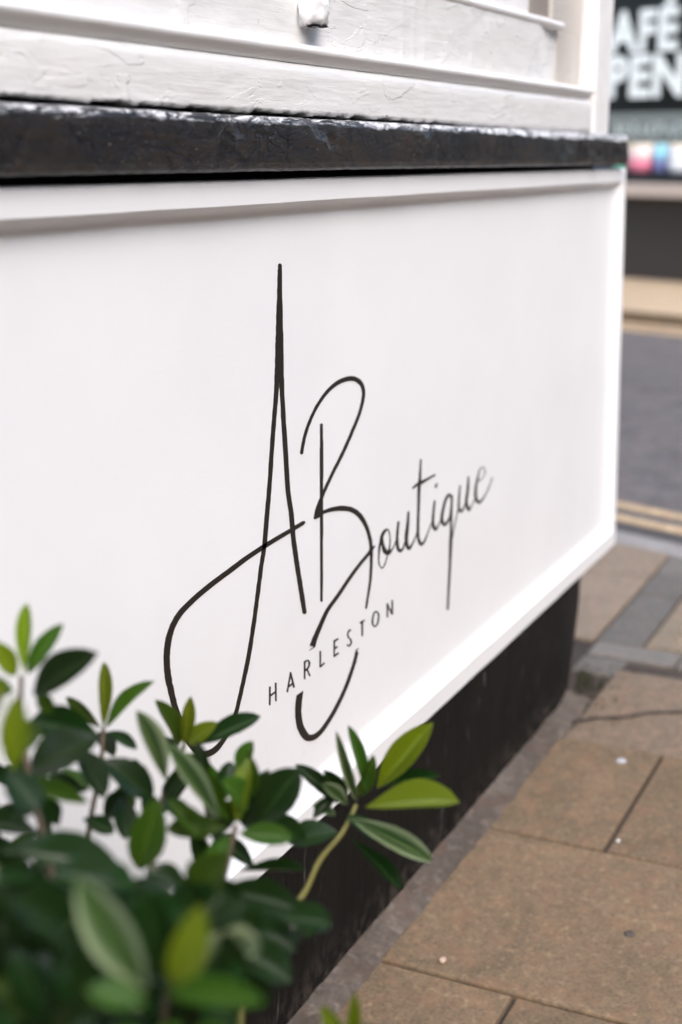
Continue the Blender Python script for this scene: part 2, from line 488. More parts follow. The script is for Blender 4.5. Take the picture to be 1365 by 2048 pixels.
M_tanedge = flat('tan_edge', (0.42, 0.32, 0.18), 0.7)
M_letter = flat('white_film', (0.90, 0.945, 0.90), 0.6)
M_letter2 = flat('pale_film', (0.486, 0.54, 0.5076), 0.6)
M_pink = flat('pink_card', (0.85, 0.25, 0.36), 0.5)
M_palepink = flat('pale_pink_card', (0.90, 0.66, 0.64), 0.5)
M_cream = flat('cream_card', (0.88, 0.80, 0.70), 0.5)
M_blue = flat('sky_blue_card', (0.32, 0.70, 0.85), 0.5)
M_violet = flat('violet_card', (0.22, 0.24, 0.48), 0.5)
M_whitet = flat('white_card', (0.80, 0.82, 0.86), 0.5)
M_greent = flat('green_card', (0.15, 0.55, 0.32), 0.5)
M_yellowt = flat('yellow_card', (0.75, 0.60, 0.15), 0.5)
M_leaf_young = leaf_mat('young_leaf', (0.135, 0.205, 0.012), (0.1534, 0.2242, 0.0531), (0.2124, 0.295, 0.059), 0.36, 0.32)
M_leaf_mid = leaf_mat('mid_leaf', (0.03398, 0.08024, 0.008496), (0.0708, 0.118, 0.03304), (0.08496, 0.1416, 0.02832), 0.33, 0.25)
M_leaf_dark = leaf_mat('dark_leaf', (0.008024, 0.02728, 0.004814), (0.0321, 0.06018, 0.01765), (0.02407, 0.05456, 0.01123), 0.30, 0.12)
M_leaf_pale = leaf_mat('glare_edged_leaf', (0.0288, 0.063, 0.018), (0.17, 0.22, 0.12), (0.13, 0.18, 0.06), 0.32, 0.18, (0.22, 0.265, 0.15))  # pale edge colour stands in for glossy reflection
M_chip = flat('white_stone_chip', (0.52, 0.49, 0.45), 0.7)
M_rust = flat('rusty_stone_chip', (0.50, 0.36, 0.27), 0.7)
M_gum = flat('dark_gum', (0.07, 0.058, 0.046), 0.8)
M_palegum = flat('pale_gum', (0.46, 0.46, 0.47), 0.6)

# ------------------------------------------------------------------ measured data (metres)
# lettering outlines on the panel: (x, z) of the left and right edge of each stroke

LETTERS = [
('A', [[1.458,0.9839,1.461,0.9836,1.455,0.9824,1.464,0.9817,1.455,0.9784,1.464,0.9777,1.454,0.9744,1.464,0.9737,1.454,0.9705,1.463,0.9697,1.454,0.9665,1.463,0.9656,1.453,0.9625,1.463,0.9616,1.453,0.9584,1.463,0.9575,1.452,0.9543,1.463,0.9532,1.452,0.9496,1.463,0.9485,1.452,0.9447,1.462,0.9436,1.451,0.9398,1.462,0.9386,1.45,0.9349,1.462,0.9336,1.45,0.9299,1.462,0.9286,1.449,0.9251,1.462,0.9237,1.449,0.9204,1.461,0.9189,1.449,0.9162,1.461,0.9147,1.448,0.912,1.461,0.9105,1.448,0.908,1.461,0.9064,1.448,0.904,1.46,0.9023,1.447,0.8999,1.46,0.8983,1.447,0.8959,1.46,0.8942,1.446,0.8919,1.46,0.8901,1.446,0.8878,1.459,0.886,1.446,0.8837,1.459,0.8819,1.446,0.8796,1.458,0.8777,1.445,0.8755,1.458,0.8736,1.445,0.8714,1.458,0.8695,1.445,0.8673,1.457,0.8654,1.444,0.8632,1.457,0.8612,1.444,0.8592,1.456,0.8572,1.443,0.8552,1.456,0.8532,1.443,0.8513,1.455,0.8493,1.443,0.8474,1.454,0.8454,1.442,0.8433,1.454,0.8413,1.442,0.8391,1.453,0.837,1.441,0.8345,1.452,0.8325,1.44,0.828,1.451,0.8259,1.439,0.8211,1.449,0.819,1.437,0.8139,1.448,0.8117,1.436,0.8064,1.446,0.8042,1.434,0.7987,1.445,0.7965,1.433,0.7909,1.443,0.7886,1.431,0.7831,1.442,0.7808,1.43,0.7738,1.44,0.7715,1.428,0.7639,1.438,0.7615,1.426,0.7536,1.437,0.7511,1.425,0.7434,1.435,0.7409,1.423,0.7338,1.433,0.7311,1.421,0.725,1.432,0.7223,1.42,0.7175,1.43,0.7147,1.419,0.714,1.43,0.7111,1.418,0.7109,1.429,0.708,1.417,0.7081,1.428,0.7052,1.417,0.7055,1.428,0.7025,1.416,0.7029,1.427,0.6998,1.416,0.7001,1.427,0.697,1.415,0.6969,1.426,0.6939,1.414,0.6924,1.425,0.6894,1.413,0.6875,1.424,0.6845,1.412,0.6824,1.423,0.6794,1.411,0.6772,1.422,0.6742,1.41,0.6721,1.421,0.669,1.409,0.6671,1.42,0.664,1.408,0.6625,1.418,0.6592,1.407,0.6587,1.417,0.6554,1.406,0.6551,1.416,0.6517,1.405,0.6516,1.415,0.6482,1.403,0.6481,1.413,0.6447,1.402,0.6447,1.412,0.6413,1.401,0.6412,1.41,0.6378,1.399,0.6375,1.409,0.6342,1.398,0.6336,1.408,0.6303,1.397,0.6297,1.407,0.6264,1.396,0.6258,1.406,0.6224,1.395,0.6218,1.404,0.6184,1.393,0.6177,1.403,0.6144,1.392,0.6136,1.402,0.6102,1.391,0.6094,1.401,0.606,1.389,0.6045,1.399,0.601,1.388,0.5994,1.397,0.5958,1.386,0.5942,1.396,0.5906,1.384,0.5889,1.394,0.5853,1.383,0.5836,1.392,0.5799,1.381,0.5784,1.391,0.5747,1.379,0.5732,1.389,0.5695,1.377,0.5683,1.387,0.5645,1.376,0.5633,1.385,0.5594,1.374,0.5583,1.383,0.5545,1.372,0.5534,1.382,0.5495,1.37,0.5486,1.38,0.5446,1.368,0.5438,1.378,0.5398,1.366,0.5392,1.376,0.5351,1.364,0.5349,1.374,0.5307,1.362,0.5307,1.372,0.5265,1.36,0.5266,1.37,0.5224,1.358,0.5225,1.368,0.5183,1.356,0.5185,1.365,0.5142,1.354,0.5144,1.363,0.5101,1.352,0.5102,1.361,0.5059,1.349,0.5056,1.358,0.5013,1.347,0.5008,1.356,0.4964,1.344,0.4959,1.353,0.4915,1.341,0.4911,1.35,0.4867,1.339,0.4865,1.347,0.482,1.336,0.4823,1.345,0.4777,1.333,0.4786,1.342,0.4739,1.331,0.4763,1.34,0.4715,1.329,0.4742,1.338,0.4693,1.328,0.4722,1.336,0.4673,1.326,0.4704,1.334,0.4654,1.324,0.4687,1.332,0.4636,1.322,0.4671,1.33,0.4619,1.32,0.4656,1.328,0.4603,1.317,0.4641,1.325,0.4586,1.315,0.4628,1.323,0.4571,1.312,0.4615,1.32,0.4558,1.31,0.4604,1.317,0.4545,1.307,0.4595,1.315,0.4533,1.304,0.4586,1.312,0.4521,1.301,0.4577,1.309,0.451,1.297,0.4569,1.306,0.4498,1.294,0.4562,1.303,0.4486,1.29,0.4558,1.299,0.4476,1.287,0.4555,1.296,0.4469,1.284,0.4555,1.292,0.4466,1.28,0.4558,1.286,0.4466,1.276,0.4564,1.281,0.4472,1.272,0.4573,1.275,0.4483,1.268,0.4583,1.269,0.4501,1.265,0.4594,1.264,0.4523,1.262,0.4608,1.259,0.455,1.259,0.4626,1.254,0.4579,1.256,0.4646,1.25,0.4611,1.254,0.4666,1.246,0.4642,1.251,0.4691,1.242,0.4675,1.248,0.4718,1.239,0.4709,1.245,0.4748,1.236,0.4743,1.243,0.4779,1.233,0.4777,1.24,0.4809,1.23,0.4811,1.238,0.4837,1.228,0.4842,1.236,0.4866,1.226,0.4875,1.234,0.4895,1.224,0.4907,1.232,0.4925,1.222,0.4939,1.231,0.4955,1.22,0.497,1.229,0.4985,1.218,0.5001,1.228,0.5014,1.217,0.503,1.226,0.5043,1.215,0.5061,1.225,0.507,1.214,0.509,1.223,0.5097,1.212,0.5118,1.222,0.5125,1.211,0.5146,1.221,0.5154,1.21,0.5176,1.22,0.5186,1.208,0.5208,1.218,0.5227,1.207,0.5248,1.216,0.5271,1.205,0.5292,1.214,0.5316,1.203,0.5339,1.212,0.5363,1.201,0.5386,1.211,0.541,1.199,0.5434,1.209,0.5455,1.198,0.548,1.208,0.5499,1.196,0.5525,1.207,0.554,1.195,0.5567,1.206,0.5581,1.194,0.5608,1.204,0.5621,1.192,0.5649,1.204,0.566,1.191,0.569,1.203,0.5698,1.19,0.573,1.202,0.5735,1.19,0.5768,1.202,0.5771,1.189,0.5805,1.201,0.58,1.189,0.5836,1.201,0.5828,1.189,0.5865,1.201,0.5856,1.189,0.5894,1.201,0.5882,1.189,0.5922,1.201,0.5908,1.189,0.5949,1.201,0.5934,1.189,0.5977,1.202,0.596,1.19,0.6004,1.202,0.5988,1.19,0.6034,1.203,0.6017,1.191,0.6064,1.204,0.6046,1.192,0.6094,1.205,0.6074,1.193,0.6123,1.206,0.6101,1.194,0.6152,1.207,0.6127,1.196,0.6179,1.209,0.6151,1.198,0.6206,1.21,0.6174,1.2,0.623,1.212,0.6196,1.202,0.6253,1.214,0.6217,1.204,0.6275,1.217,0.6237,1.207,0.6296,1.219,0.6256,1.21,0.6315,1.222,0.6273,1.212,0.6334,1.225,0.6289,1.216,0.6351,1.228,0.6302,1.219,0.6366,1.231,0.6314,1.222,0.6379,1.234,0.6325,1.226,0.639,1.238,0.6335,1.23,0.6401,1.241,0.6345,1.234,0.641,1.245,0.6354,1.238,0.6419,1.25,0.6364,1.242,0.6429,1.254,0.6375,1.247,0.644,1.26,0.6386,1.253,0.6451,1.265,0.6396,1.258,0.6461,1.271,0.6406,1.264,0.6471,1.277,0.6415,1.27,0.648,1.283,0.6424,1.276,0.6489,1.289,0.6433,1.282,0.6498,1.295,0.6441,1.288,0.6506,1.301,0.6449,1.295,0.6514,1.308,0.6456,1.301,0.6521,1.314,0.6463,1.308,0.6528,1.32,0.647,1.314,0.6535,1.327,0.6476,1.32,0.6541,1.333,0.6483,1.327,0.6548,1.339,0.649,1.332,0.6555,1.345,0.6497,1.338,0.6562,1.351,0.6505,1.344,0.6568,1.356,0.6511,1.35,0.6575,1.362,0.6518,1.355,0.6582,1.368,0.6525,1.361,0.6588,1.373,0.653,1.367,0.6593,1.379,0.6536,1.373,0.6598,1.385,0.654,1.379,0.6603,1.391,0.6545,1.385,0.6607,1.397,0.6549,1.391,0.6611,1.403,0.6553,1.397,0.6615,1.408,0.6557,1.402,0.6618,1.414,0.6561,1.408,0.6622,1.419,0.6564,1.413,0.6624,1.423,0.6566,1.418,0.6627,1.428,0.6569,1.422,0.6629,1.433,0.6571,1.427,0.6631,1.437,0.6573,1.431,0.6633,1.442,0.6576,1.436,0.6635,1.447,0.6578,1.441,0.6637,1.452,0.658,1.446,0.6639,1.458,0.6581,1.452,0.6641,1.463,0.6583,1.458,0.6642,1.469,0.6585,1.463,0.6644,1.474,0.6587,1.469,0.6646,1.48,0.6588,1.475,0.6647,1.486,0.659,1.48,0.6649,1.491,0.6593,1.486,0.6651,1.496,0.6596,1.491,0.6653,1.502,0.6598,1.496,0.6655,1.507,0.6601,1.501,0.6657,1.512,0.6604,1.507,0.6659,1.517,0.6607,1.512,0.6661,1.52,0.6624,1.518,0.6648],
 [1.458,0.9834,1.461,0.9831,1.455,0.9818,1.464,0.9812,1.455,0.9728,1.464,0.9721,1.454,0.9637,1.464,0.9629,1.454,0.9544,1.464,0.9535,1.453,0.9453,1.464,0.9442,1.453,0.9364,1.465,0.9352,1.452,0.9279,1.465,0.9266,1.452,0.9199,1.465,0.9186,1.452,0.9144,1.465,0.913,1.452,0.9091,1.465,0.9077,1.452,0.904,1.466,0.9026,1.452,0.8991,1.466,0.8976,1.452,0.8944,1.466,0.8928,1.452,0.8897,1.466,0.8882,1.452,0.8852,1.466,0.8836,1.452,0.8817,1.466,0.88,1.452,0.8783,1.466,0.8766,1.452,0.875,1.466,0.8734,1.453,0.8718,1.466,0.8701,1.453,0.8685,1.466,0.8669,1.453,0.8652,1.466,0.8636,1.453,0.8617,1.466,0.8601,1.454,0.8578,1.466,0.8561,1.454,0.8538,1.466,0.8522,1.454,0.8498,1.467,0.8482,1.455,0.8456,1.467,0.8441,1.455,0.8413,1.467,0.8398,1.456,0.8367,1.467,0.8352,1.456,0.8319,1.467,0.8304,1.457,0.8244,1.468,0.8229,1.458,0.8162,1.469,0.8147,1.458,0.8075,1.47,0.8059,1.459,0.7985,1.47,0.7969,1.46,0.7893,1.472,0.7876,1.461,0.7801,1.473,0.7783,1.462,0.771,1.474,0.7692,1.463,0.7616,1.475,0.7597,1.464,0.7518,1.476,0.7498,1.465,0.7418,1.477,0.7397,1.466,0.7319,1.478,0.7298,1.467,0.7224,1.479,0.7203,1.468,0.7136,1.48,0.7115,1.47,0.7058,1.482,0.7038,1.471,0.7018,1.483,0.6998,1.472,0.698,1.484,0.6962,1.473,0.6946,1.485,0.6929,1.474,0.6914,1.486,0.6896,1.475,0.6883,1.487,0.6864,1.476,0.6852,1.488,0.6831,1.476,0.6819,1.489,0.6797,1.477,0.6786,1.489,0.6762,1.477,0.6753,1.49,0.6728,1.478,0.672,1.49,0.6694,1.478,0.6686,1.491,0.666,1.479,0.6652,1.491,0.6626,1.479,0.6615,1.492,0.659,1.48,0.6577,1.492,0.6553,1.481,0.6526,1.493,0.6502,1.482,0.6473,1.494,0.6449,1.483,0.6417,1.496,0.6393,1.485,0.636,1.497,0.6336,1.486,0.6302,1.499,0.6278,1.488,0.6245,1.5,0.622,1.489,0.6188,1.502,0.6164,1.491,0.6133,1.503,0.6109,1.492,0.6078,1.505,0.6053,1.494,0.6022,1.506,0.5997,1.496,0.5966,1.508,0.5941,1.497,0.5911,1.51,0.5886,1.499,0.5857,1.511,0.5831,1.5,0.5804,1.513,0.5777,1.502,0.5756,1.514,0.573,1.503,0.571,1.516,0.5683,1.504,0.5665,1.517,0.5638,1.506,0.5619,1.518,0.5592,1.507,0.5574,1.519,0.5547,1.509,0.5528,1.52,0.5502,1.51,0.5482,1.522,0.5456,1.514,0.5448,1.519,0.5436],
 [1.454,0.9768,1.464,0.976,1.454,0.972,1.464,0.9712,1.453,0.9671,1.464,0.9663,1.453,0.9623,1.464,0.9614,1.453,0.9574,1.463,0.9565,1.453,0.9526,1.463,0.9516,1.453,0.9477,1.463,0.9467,1.452,0.9428,1.463,0.9418,1.452,0.9379,1.464,0.9368,1.452,0.933,1.464,0.9318,1.451,0.9281,1.464,0.9268,1.451,0.9231,1.464,0.9218,1.451,0.9182,1.464,0.9168,1.45,0.9134,1.464,0.9119,1.45,0.9087,1.464,0.9071,1.45,0.9044,1.464,0.9027,1.449,0.9002,1.465,0.8984,1.449,0.896,1.465,0.8941,1.448,0.8919,1.465,0.8898,1.448,0.8878,1.465,0.8857,1.448,0.8839,1.465,0.8816,1.447,0.8801,1.466,0.8777,1.447,0.877,1.466,0.8745,1.447,0.874,1.466,0.8714,1.446,0.871,1.466,0.8683,1.446,0.8681,1.466,0.8654,1.446,0.8654,1.466,0.8625,1.446,0.8627,1.466,0.8597,1.445,0.8601,1.465,0.8571,1.445,0.8576,1.465,0.8544,1.445,0.8551,1.464,0.8519,1.445,0.8528,1.464,0.8496,1.445,0.8504,1.463,0.8473,1.445,0.848,1.462,0.845]]),
('B', [[1.565,0.7794,1.568,0.7788,1.562,0.7782,1.57,0.7768,1.562,0.7727,1.57,0.7712,1.562,0.7672,1.57,0.7657,1.562,0.7617,1.57,0.7601,1.562,0.7562,1.571,0.7546,1.562,0.7506,1.571,0.749,1.561,0.745,1.571,0.7432,1.561,0.7392,1.571,0.7374,1.561,0.7328,1.571,0.731,1.561,0.7264,1.571,0.7245,1.561,0.7198,1.571,0.7179,1.561,0.7131,1.571,0.7111,1.561,0.7063,1.57,0.7043,1.561,0.6994,1.57,0.6973,1.561,0.6922,1.57,0.6901,1.561,0.6837,1.57,0.6816,1.561,0.675,1.57,0.6728,1.561,0.666,1.57,0.6638,1.561,0.6568,1.57,0.6547,1.561,0.6475,1.57,0.6453,1.561,0.638,1.57,0.6359,1.561,0.6284,1.569,0.6262,1.561,0.6176,1.569,0.6154,1.561,0.6064,1.569,0.6042,1.561,0.595,1.569,0.5928,1.561,0.5835,1.569,0.5813,1.561,0.5719,1.569,0.5697,1.561,0.5603,1.568,0.5581,1.561,0.5487,1.568,0.5465,1.563,0.5465,1.566,0.5456],
 [1.512,0.7501,1.508,0.751,1.515,0.751,1.507,0.7532,1.516,0.7538,1.508,0.7559,1.517,0.7566,1.509,0.7587,1.518,0.7594,1.51,0.7615,1.52,0.7622,1.511,0.7644,1.521,0.7649,1.513,0.7672,1.522,0.7677,1.514,0.7701,1.524,0.7703,1.516,0.7728,1.526,0.7729,1.518,0.7754,1.528,0.7756,1.52,0.7781,1.53,0.7783,1.522,0.7808,1.532,0.7809,1.525,0.7835,1.535,0.7835,1.527,0.7862,1.538,0.7861,1.53,0.7888,1.54,0.7888,1.533,0.7916,1.544,0.7916,1.536,0.7944,1.547,0.7943,1.54,0.7972,1.551,0.797,1.544,0.7999,1.555,0.7996,1.547,0.8026,1.559,0.8021,1.551,0.8052,1.563,0.8044,1.556,0.8077,1.567,0.8065,1.56,0.8098,1.571,0.8085,1.564,0.8119,1.575,0.8104,1.568,0.814,1.58,0.8122,1.573,0.8159,1.585,0.8139,1.577,0.8178,1.589,0.8154,1.582,0.8195,1.594,0.8167,1.587,0.821,1.599,0.8179,1.592,0.8224,1.604,0.819,1.597,0.8237,1.609,0.8198,1.603,0.8248,1.615,0.8205,1.608,0.8258,1.62,0.821,1.614,0.8266,1.625,0.8213,1.62,0.8271,1.632,0.8213,1.628,0.8274,1.639,0.8212,1.636,0.8274,1.647,0.8207,1.644,0.8271,1.653,0.82,1.653,0.8263,1.659,0.8191,1.661,0.8249,1.664,0.8177,1.669,0.8228,1.669,0.816,1.676,0.8202,1.673,0.814,1.683,0.8173,1.677,0.812,1.688,0.814,1.681,0.8096,1.692,0.8104,1.684,0.8068,1.695,0.8067,1.686,0.8037,1.697,0.803,1.687,0.8007,1.698,0.7997,1.688,0.7983,1.698,0.7968,1.688,0.796,1.698,0.7941,1.687,0.7937,1.697,0.7915,1.686,0.791,1.696,0.7888,1.685,0.7887,1.695,0.7864,1.684,0.7863,1.693,0.7839,1.682,0.7838,1.692,0.7813,1.681,0.7813,1.69,0.7787,1.679,0.7787,1.688,0.776,1.677,0.7761,1.686,0.7734,1.675,0.7736,1.684,0.7707,1.672,0.7707,1.681,0.7678,1.669,0.7679,1.678,0.7648,1.666,0.765,1.675,0.7619,1.663,0.7621,1.671,0.759,1.659,0.7592,1.668,0.756,1.655,0.7563,1.664,0.7531,1.652,0.7533,1.661,0.7501,1.648,0.75,1.657,0.7467,1.644,0.7466,1.653,0.7433,1.64,0.7432,1.648,0.7399,1.635,0.7397,1.644,0.7364,1.631,0.7364,1.64,0.733,1.627,0.733,1.635,0.7297,1.622,0.7298,1.631,0.7264,1.618,0.7269,1.627,0.7234,1.614,0.724,1.622,0.7205,1.61,0.7211,1.618,0.7176,1.605,0.7183,1.614,0.7148,1.601,0.7156,1.609,0.712,1.597,0.7128,1.605,0.7093,1.593,0.71,1.601,0.7066,1.59,0.7075,1.598,0.704,1.586,0.7049,1.594,0.7015,1.583,0.7024,1.591,0.6989,1.579,0.6998,1.587,0.6964,1.576,0.6974,1.584,0.694,1.573,0.6949,1.581,0.6916,1.57,0.6926,1.578,0.6892,1.567,0.6904,1.575,0.687,1.565,0.6882,1.573,0.6848,1.562,0.6861,1.571,0.6827,1.56,0.6841,1.568,0.6806,1.557,0.682,1.566,0.6785,1.555,0.68,1.565,0.6764,1.553,0.6778,1.563,0.6741,1.551,0.6756,1.562,0.6716,1.549,0.6735,1.561,0.6692,1.547,0.6715,1.56,0.667,1.546,0.6696,1.558,0.665,1.545,0.6675,1.555,0.6633,1.544,0.6654,1.553,0.6619,1.543,0.6633,1.55,0.6606,1.544,0.6614,1.547,0.6602],
 [1.545,0.6607,1.543,0.6623,1.549,0.6601,1.545,0.6636,1.555,0.6599,1.548,0.6651,1.56,0.6599,1.552,0.6663,1.563,0.6603,1.557,0.6666,1.567,0.661,1.561,0.6664,1.571,0.6614,1.567,0.6661,1.576,0.6612,1.572,0.666,1.582,0.6607,1.578,0.6658,1.588,0.66,1.585,0.6654,1.595,0.6591,1.592,0.6649,1.601,0.6581,1.599,0.6641,1.607,0.657,1.605,0.6633,1.614,0.6557,1.612,0.6622,1.62,0.6543,1.62,0.661,1.626,0.6528,1.627,0.6595,1.634,0.6509,1.635,0.6575,1.641,0.6489,1.643,0.6552,1.648,0.6468,1.652,0.6525,1.654,0.6445,1.66,0.6495,1.659,0.6421,1.667,0.6462,1.665,0.6394,1.674,0.6428,1.67,0.6365,1.68,0.6391,1.675,0.6333,1.686,0.6353,1.679,0.6304,1.691,0.6316,1.683,0.6271,1.695,0.6278,1.687,0.6237,1.699,0.6239,1.691,0.6201,1.703,0.62,1.694,0.6166,1.706,0.6162,1.698,0.6132,1.709,0.6125,1.7,0.6098,1.712,0.6088,1.703,0.6064,1.714,0.6052,1.705,0.603,1.716,0.6015,1.707,0.5995,1.718,0.598,1.709,0.5962,1.72,0.5944,1.71,0.5928,1.722,0.5909,1.712,0.5895,1.723,0.5874,1.713,0.5862,1.724,0.5839,1.714,0.5827,1.724,0.5803,1.714,0.5793,1.725,0.5768,1.715,0.5758,1.725,0.5733,1.715,0.5723,1.726,0.5697,1.716,0.5687,1.726,0.5661,1.716,0.565,1.725,0.5625,1.716,0.5614,1.725,0.5588,1.716,0.558,1.725,0.5554,1.716,0.5545,1.725,0.552,1.716,0.551,1.725,0.5485,1.715,0.5476,1.724,0.545,1.715,0.5441,1.724,0.5415,1.715,0.5407,1.723,0.5381,1.714,0.5374,1.723,0.5347,1.714,0.5343,1.722,0.5316,1.713,0.5312,1.721,0.5285,1.712,0.5282,1.72,0.5254,1.711,0.5252,1.719,0.5225,1.71,0.5222,1.718,0.5195,1.709,0.5192,1.716,0.5166,1.708,0.5163,1.715,0.5137,1.707,0.513,1.714,0.5105,1.706,0.5098,1.712,0.5074,1.704,0.5067,1.711,0.5043,1.703,0.5035,1.71,0.5012,1.702,0.5003,1.708,0.4981,1.701,0.4972,1.706,0.4951,1.702,0.4956,1.704,0.4947],
 [1.561,0.6823,1.564,0.6811,1.558,0.6815,1.566,0.6788,1.555,0.6797,1.566,0.6764,1.553,0.678,1.565,0.6739,1.551,0.6761,1.565,0.6715,1.549,0.674,1.565,0.6689,1.547,0.6719,1.564,0.6662,1.546,0.6699,1.562,0.6638,1.545,0.6672,1.558,0.6619,1.545,0.6643,1.554,0.6605,1.546,0.6617,1.55,0.66],
 [1.733,0.5788,1.734,0.5785,1.732,0.5789,1.733,0.5781,1.726,0.5792,1.73,0.5761,1.719,0.5789,1.727,0.5742,1.715,0.5779,1.725,0.573,1.712,0.5764,1.721,0.5717,1.709,0.5749,1.717,0.5703,1.705,0.5739,1.713,0.5691,1.701,0.5728,1.708,0.568,1.696,0.5717,1.704,0.5669,1.691,0.5705,1.698,0.5657,1.686,0.5693,1.694,0.5645,1.681,0.568,1.689,0.5633,1.677,0.5667,1.684,0.562,1.672,0.5654,1.68,0.5607,1.667,0.5641,1.675,0.5593,1.663,0.5627,1.671,0.5579,1.658,0.5613,1.667,0.5564,1.654,0.5598,1.662,0.5549,1.649,0.5582,1.658,0.5534,1.644,0.5563,1.652,0.5514,1.638,0.5542,1.647,0.5493,1.633,0.552,1.641,0.5472,1.627,0.5498,1.636,0.545,1.622,0.5477,1.63,0.5428,1.616,0.5456,1.625,0.5406,1.611,0.5436,1.619,0.5386,1.606,0.542,1.615,0.5369,1.601,0.5405,1.609,0.5353,1.597,0.539,1.605,0.5338,1.592,0.5375,1.6,0.5323,1.587,0.536,1.595,0.5308,1.582,0.5343,1.591,0.5291,1.578,0.5325,1.587,0.5274,1.574,0.5305,1.583,0.5254,1.571,0.5284,1.58,0.5234,1.567,0.5263,1.577,0.5212,1.564,0.5241,1.574,0.5189,1.561,0.5219,1.571,0.5167,1.558,0.5197,1.568,0.5144,1.555,0.5177,1.566,0.5122,1.552,0.5157,1.563,0.51,1.549,0.5136,1.56,0.5078,1.546,0.5116,1.558,0.5057,1.544,0.5096,1.555,0.5036,1.541,0.5077,1.553,0.5015,1.538,0.5057,1.551,0.4994,1.536,0.5037,1.549,0.4973,1.534,0.5018,1.548,0.4953,1.532,0.4999,1.546,0.4932,1.53,0.4981,1.545,0.4911,1.544,0.4924,1.528,0.4919],
 [1.491,0.4438,1.51,0.4434,1.492,0.4434,1.508,0.4365,1.491,0.4404,1.507,0.4335,1.49,0.4371,1.506,0.4304,1.489,0.4346,1.506,0.4279,1.489,0.432,1.505,0.4253,1.488,0.4292,1.505,0.4226,1.488,0.4262,1.504,0.4199,1.488,0.4231,1.504,0.4171,1.488,0.4197,1.505,0.4139,1.488,0.4162,1.505,0.4106,1.489,0.4126,1.506,0.4072,1.49,0.4089,1.507,0.4038,1.491,0.4052,1.508,0.4005,1.492,0.4012,1.51,0.3969,1.494,0.3972,1.512,0.3934,1.497,0.393,1.515,0.3901,1.5,0.3888,1.517,0.3869,1.504,0.3837,1.521,0.3829,1.51,0.378,1.524,0.3795,1.518,0.372,1.526,0.3779,1.528,0.3677,1.528,0.3769,1.536,0.3653,1.532,0.3751,1.543,0.364,1.537,0.3735,1.549,0.3634,1.541,0.3726,1.554,0.3634,1.546,0.3721,1.559,0.3637,1.55,0.3719,1.564,0.3643,1.555,0.372,1.568,0.3651,1.559,0.3724,1.573,0.3661,1.563,0.3731,1.577,0.3673,1.567,0.3742,1.581,0.3687,1.571,0.3754,1.585,0.3701,1.576,0.3768,1.59,0.3716,1.58,0.3781,1.593,0.3731,1.584,0.3795,1.597,0.3746,1.588,0.3809,1.601,0.3762,1.592,0.3824,1.605,0.3779,1.595,0.3841,1.609,0.3797,1.599,0.3858,1.612,0.3815,1.603,0.3875,1.616,0.3834,1.606,0.3893,1.619,0.3853,1.61,0.3911,1.623,0.3873,1.613,0.393,1.626,0.3894,1.617,0.395,1.63,0.3915,1.62,0.397,1.633,0.3937,1.623,0.3991,1.636,0.3959,1.627,0.4013,1.639,0.3981,1.63,0.4034,1.643,0.4005,1.633,0.4058,1.646,0.403,1.636,0.4082,1.649,0.4056,1.639,0.4106,1.652,0.4081,1.642,0.4131,1.655,0.4107,1.645,0.4157,1.657,0.4133,1.647,0.4182,1.66,0.4158,1.65,0.4207,1.662,0.4185,1.653,0.4232,1.665,0.4211,1.655,0.4258,1.667,0.4238,1.658,0.4283,1.67,0.4264,1.66,0.4309,1.672,0.429,1.662,0.4334,1.673,0.4315,1.664,0.4358,1.675,0.4344,1.666,0.4386,1.677,0.4372,1.667,0.4413,1.678,0.4399,1.669,0.444,1.669,0.4463,1.681,0.4452]]),
('o', [[1.776,0.5531,1.777,0.5526,1.775,0.5529,1.778,0.5517,1.773,0.5502,1.776,0.5489,1.771,0.5473,1.774,0.546,1.769,0.5447,1.772,0.5433,1.766,0.5426,1.77,0.5412,1.763,0.5409,1.766,0.5393,1.76,0.5396,1.762,0.5379,1.758,0.5393,1.757,0.5382,1.754,0.5422,1.751,0.5422,1.75,0.547,1.746,0.5475,1.749,0.5502,1.744,0.5512,1.748,0.5537,1.744,0.5549,1.749,0.5573,1.744,0.5587,1.749,0.5608,1.744,0.5623,1.75,0.564,1.744,0.5658,1.751,0.5671,1.744,0.5692,1.752,0.5702,1.745,0.5724,1.754,0.5732,1.746,0.5756,1.756,0.5761,1.748,0.5788,1.757,0.579,1.749,0.582,1.76,0.5816,1.75,0.585,1.762,0.5839,1.752,0.5876,1.765,0.5859,1.755,0.59,1.768,0.5875,1.759,0.592,1.771,0.5886,1.763,0.5932,1.774,0.5896,1.77,0.5934,1.776,0.5902,1.778,0.5917,1.779,0.5875,1.783,0.5872,1.782,0.5828,1.786,0.5823,1.783,0.58,1.787,0.5793,1.784,0.5771,1.787,0.5763,1.784,0.5741,1.788,0.5733,1.784,0.5713,1.788,0.5704,1.784,0.5681,1.788,0.567,1.783,0.5651,1.787,0.5637,1.781,0.5626,1.787,0.5606,1.779,0.561,1.786,0.5582,1.776,0.5596,1.784,0.5561,1.773,0.5583,1.783,0.554,1.774,0.5556,1.778,0.5537],
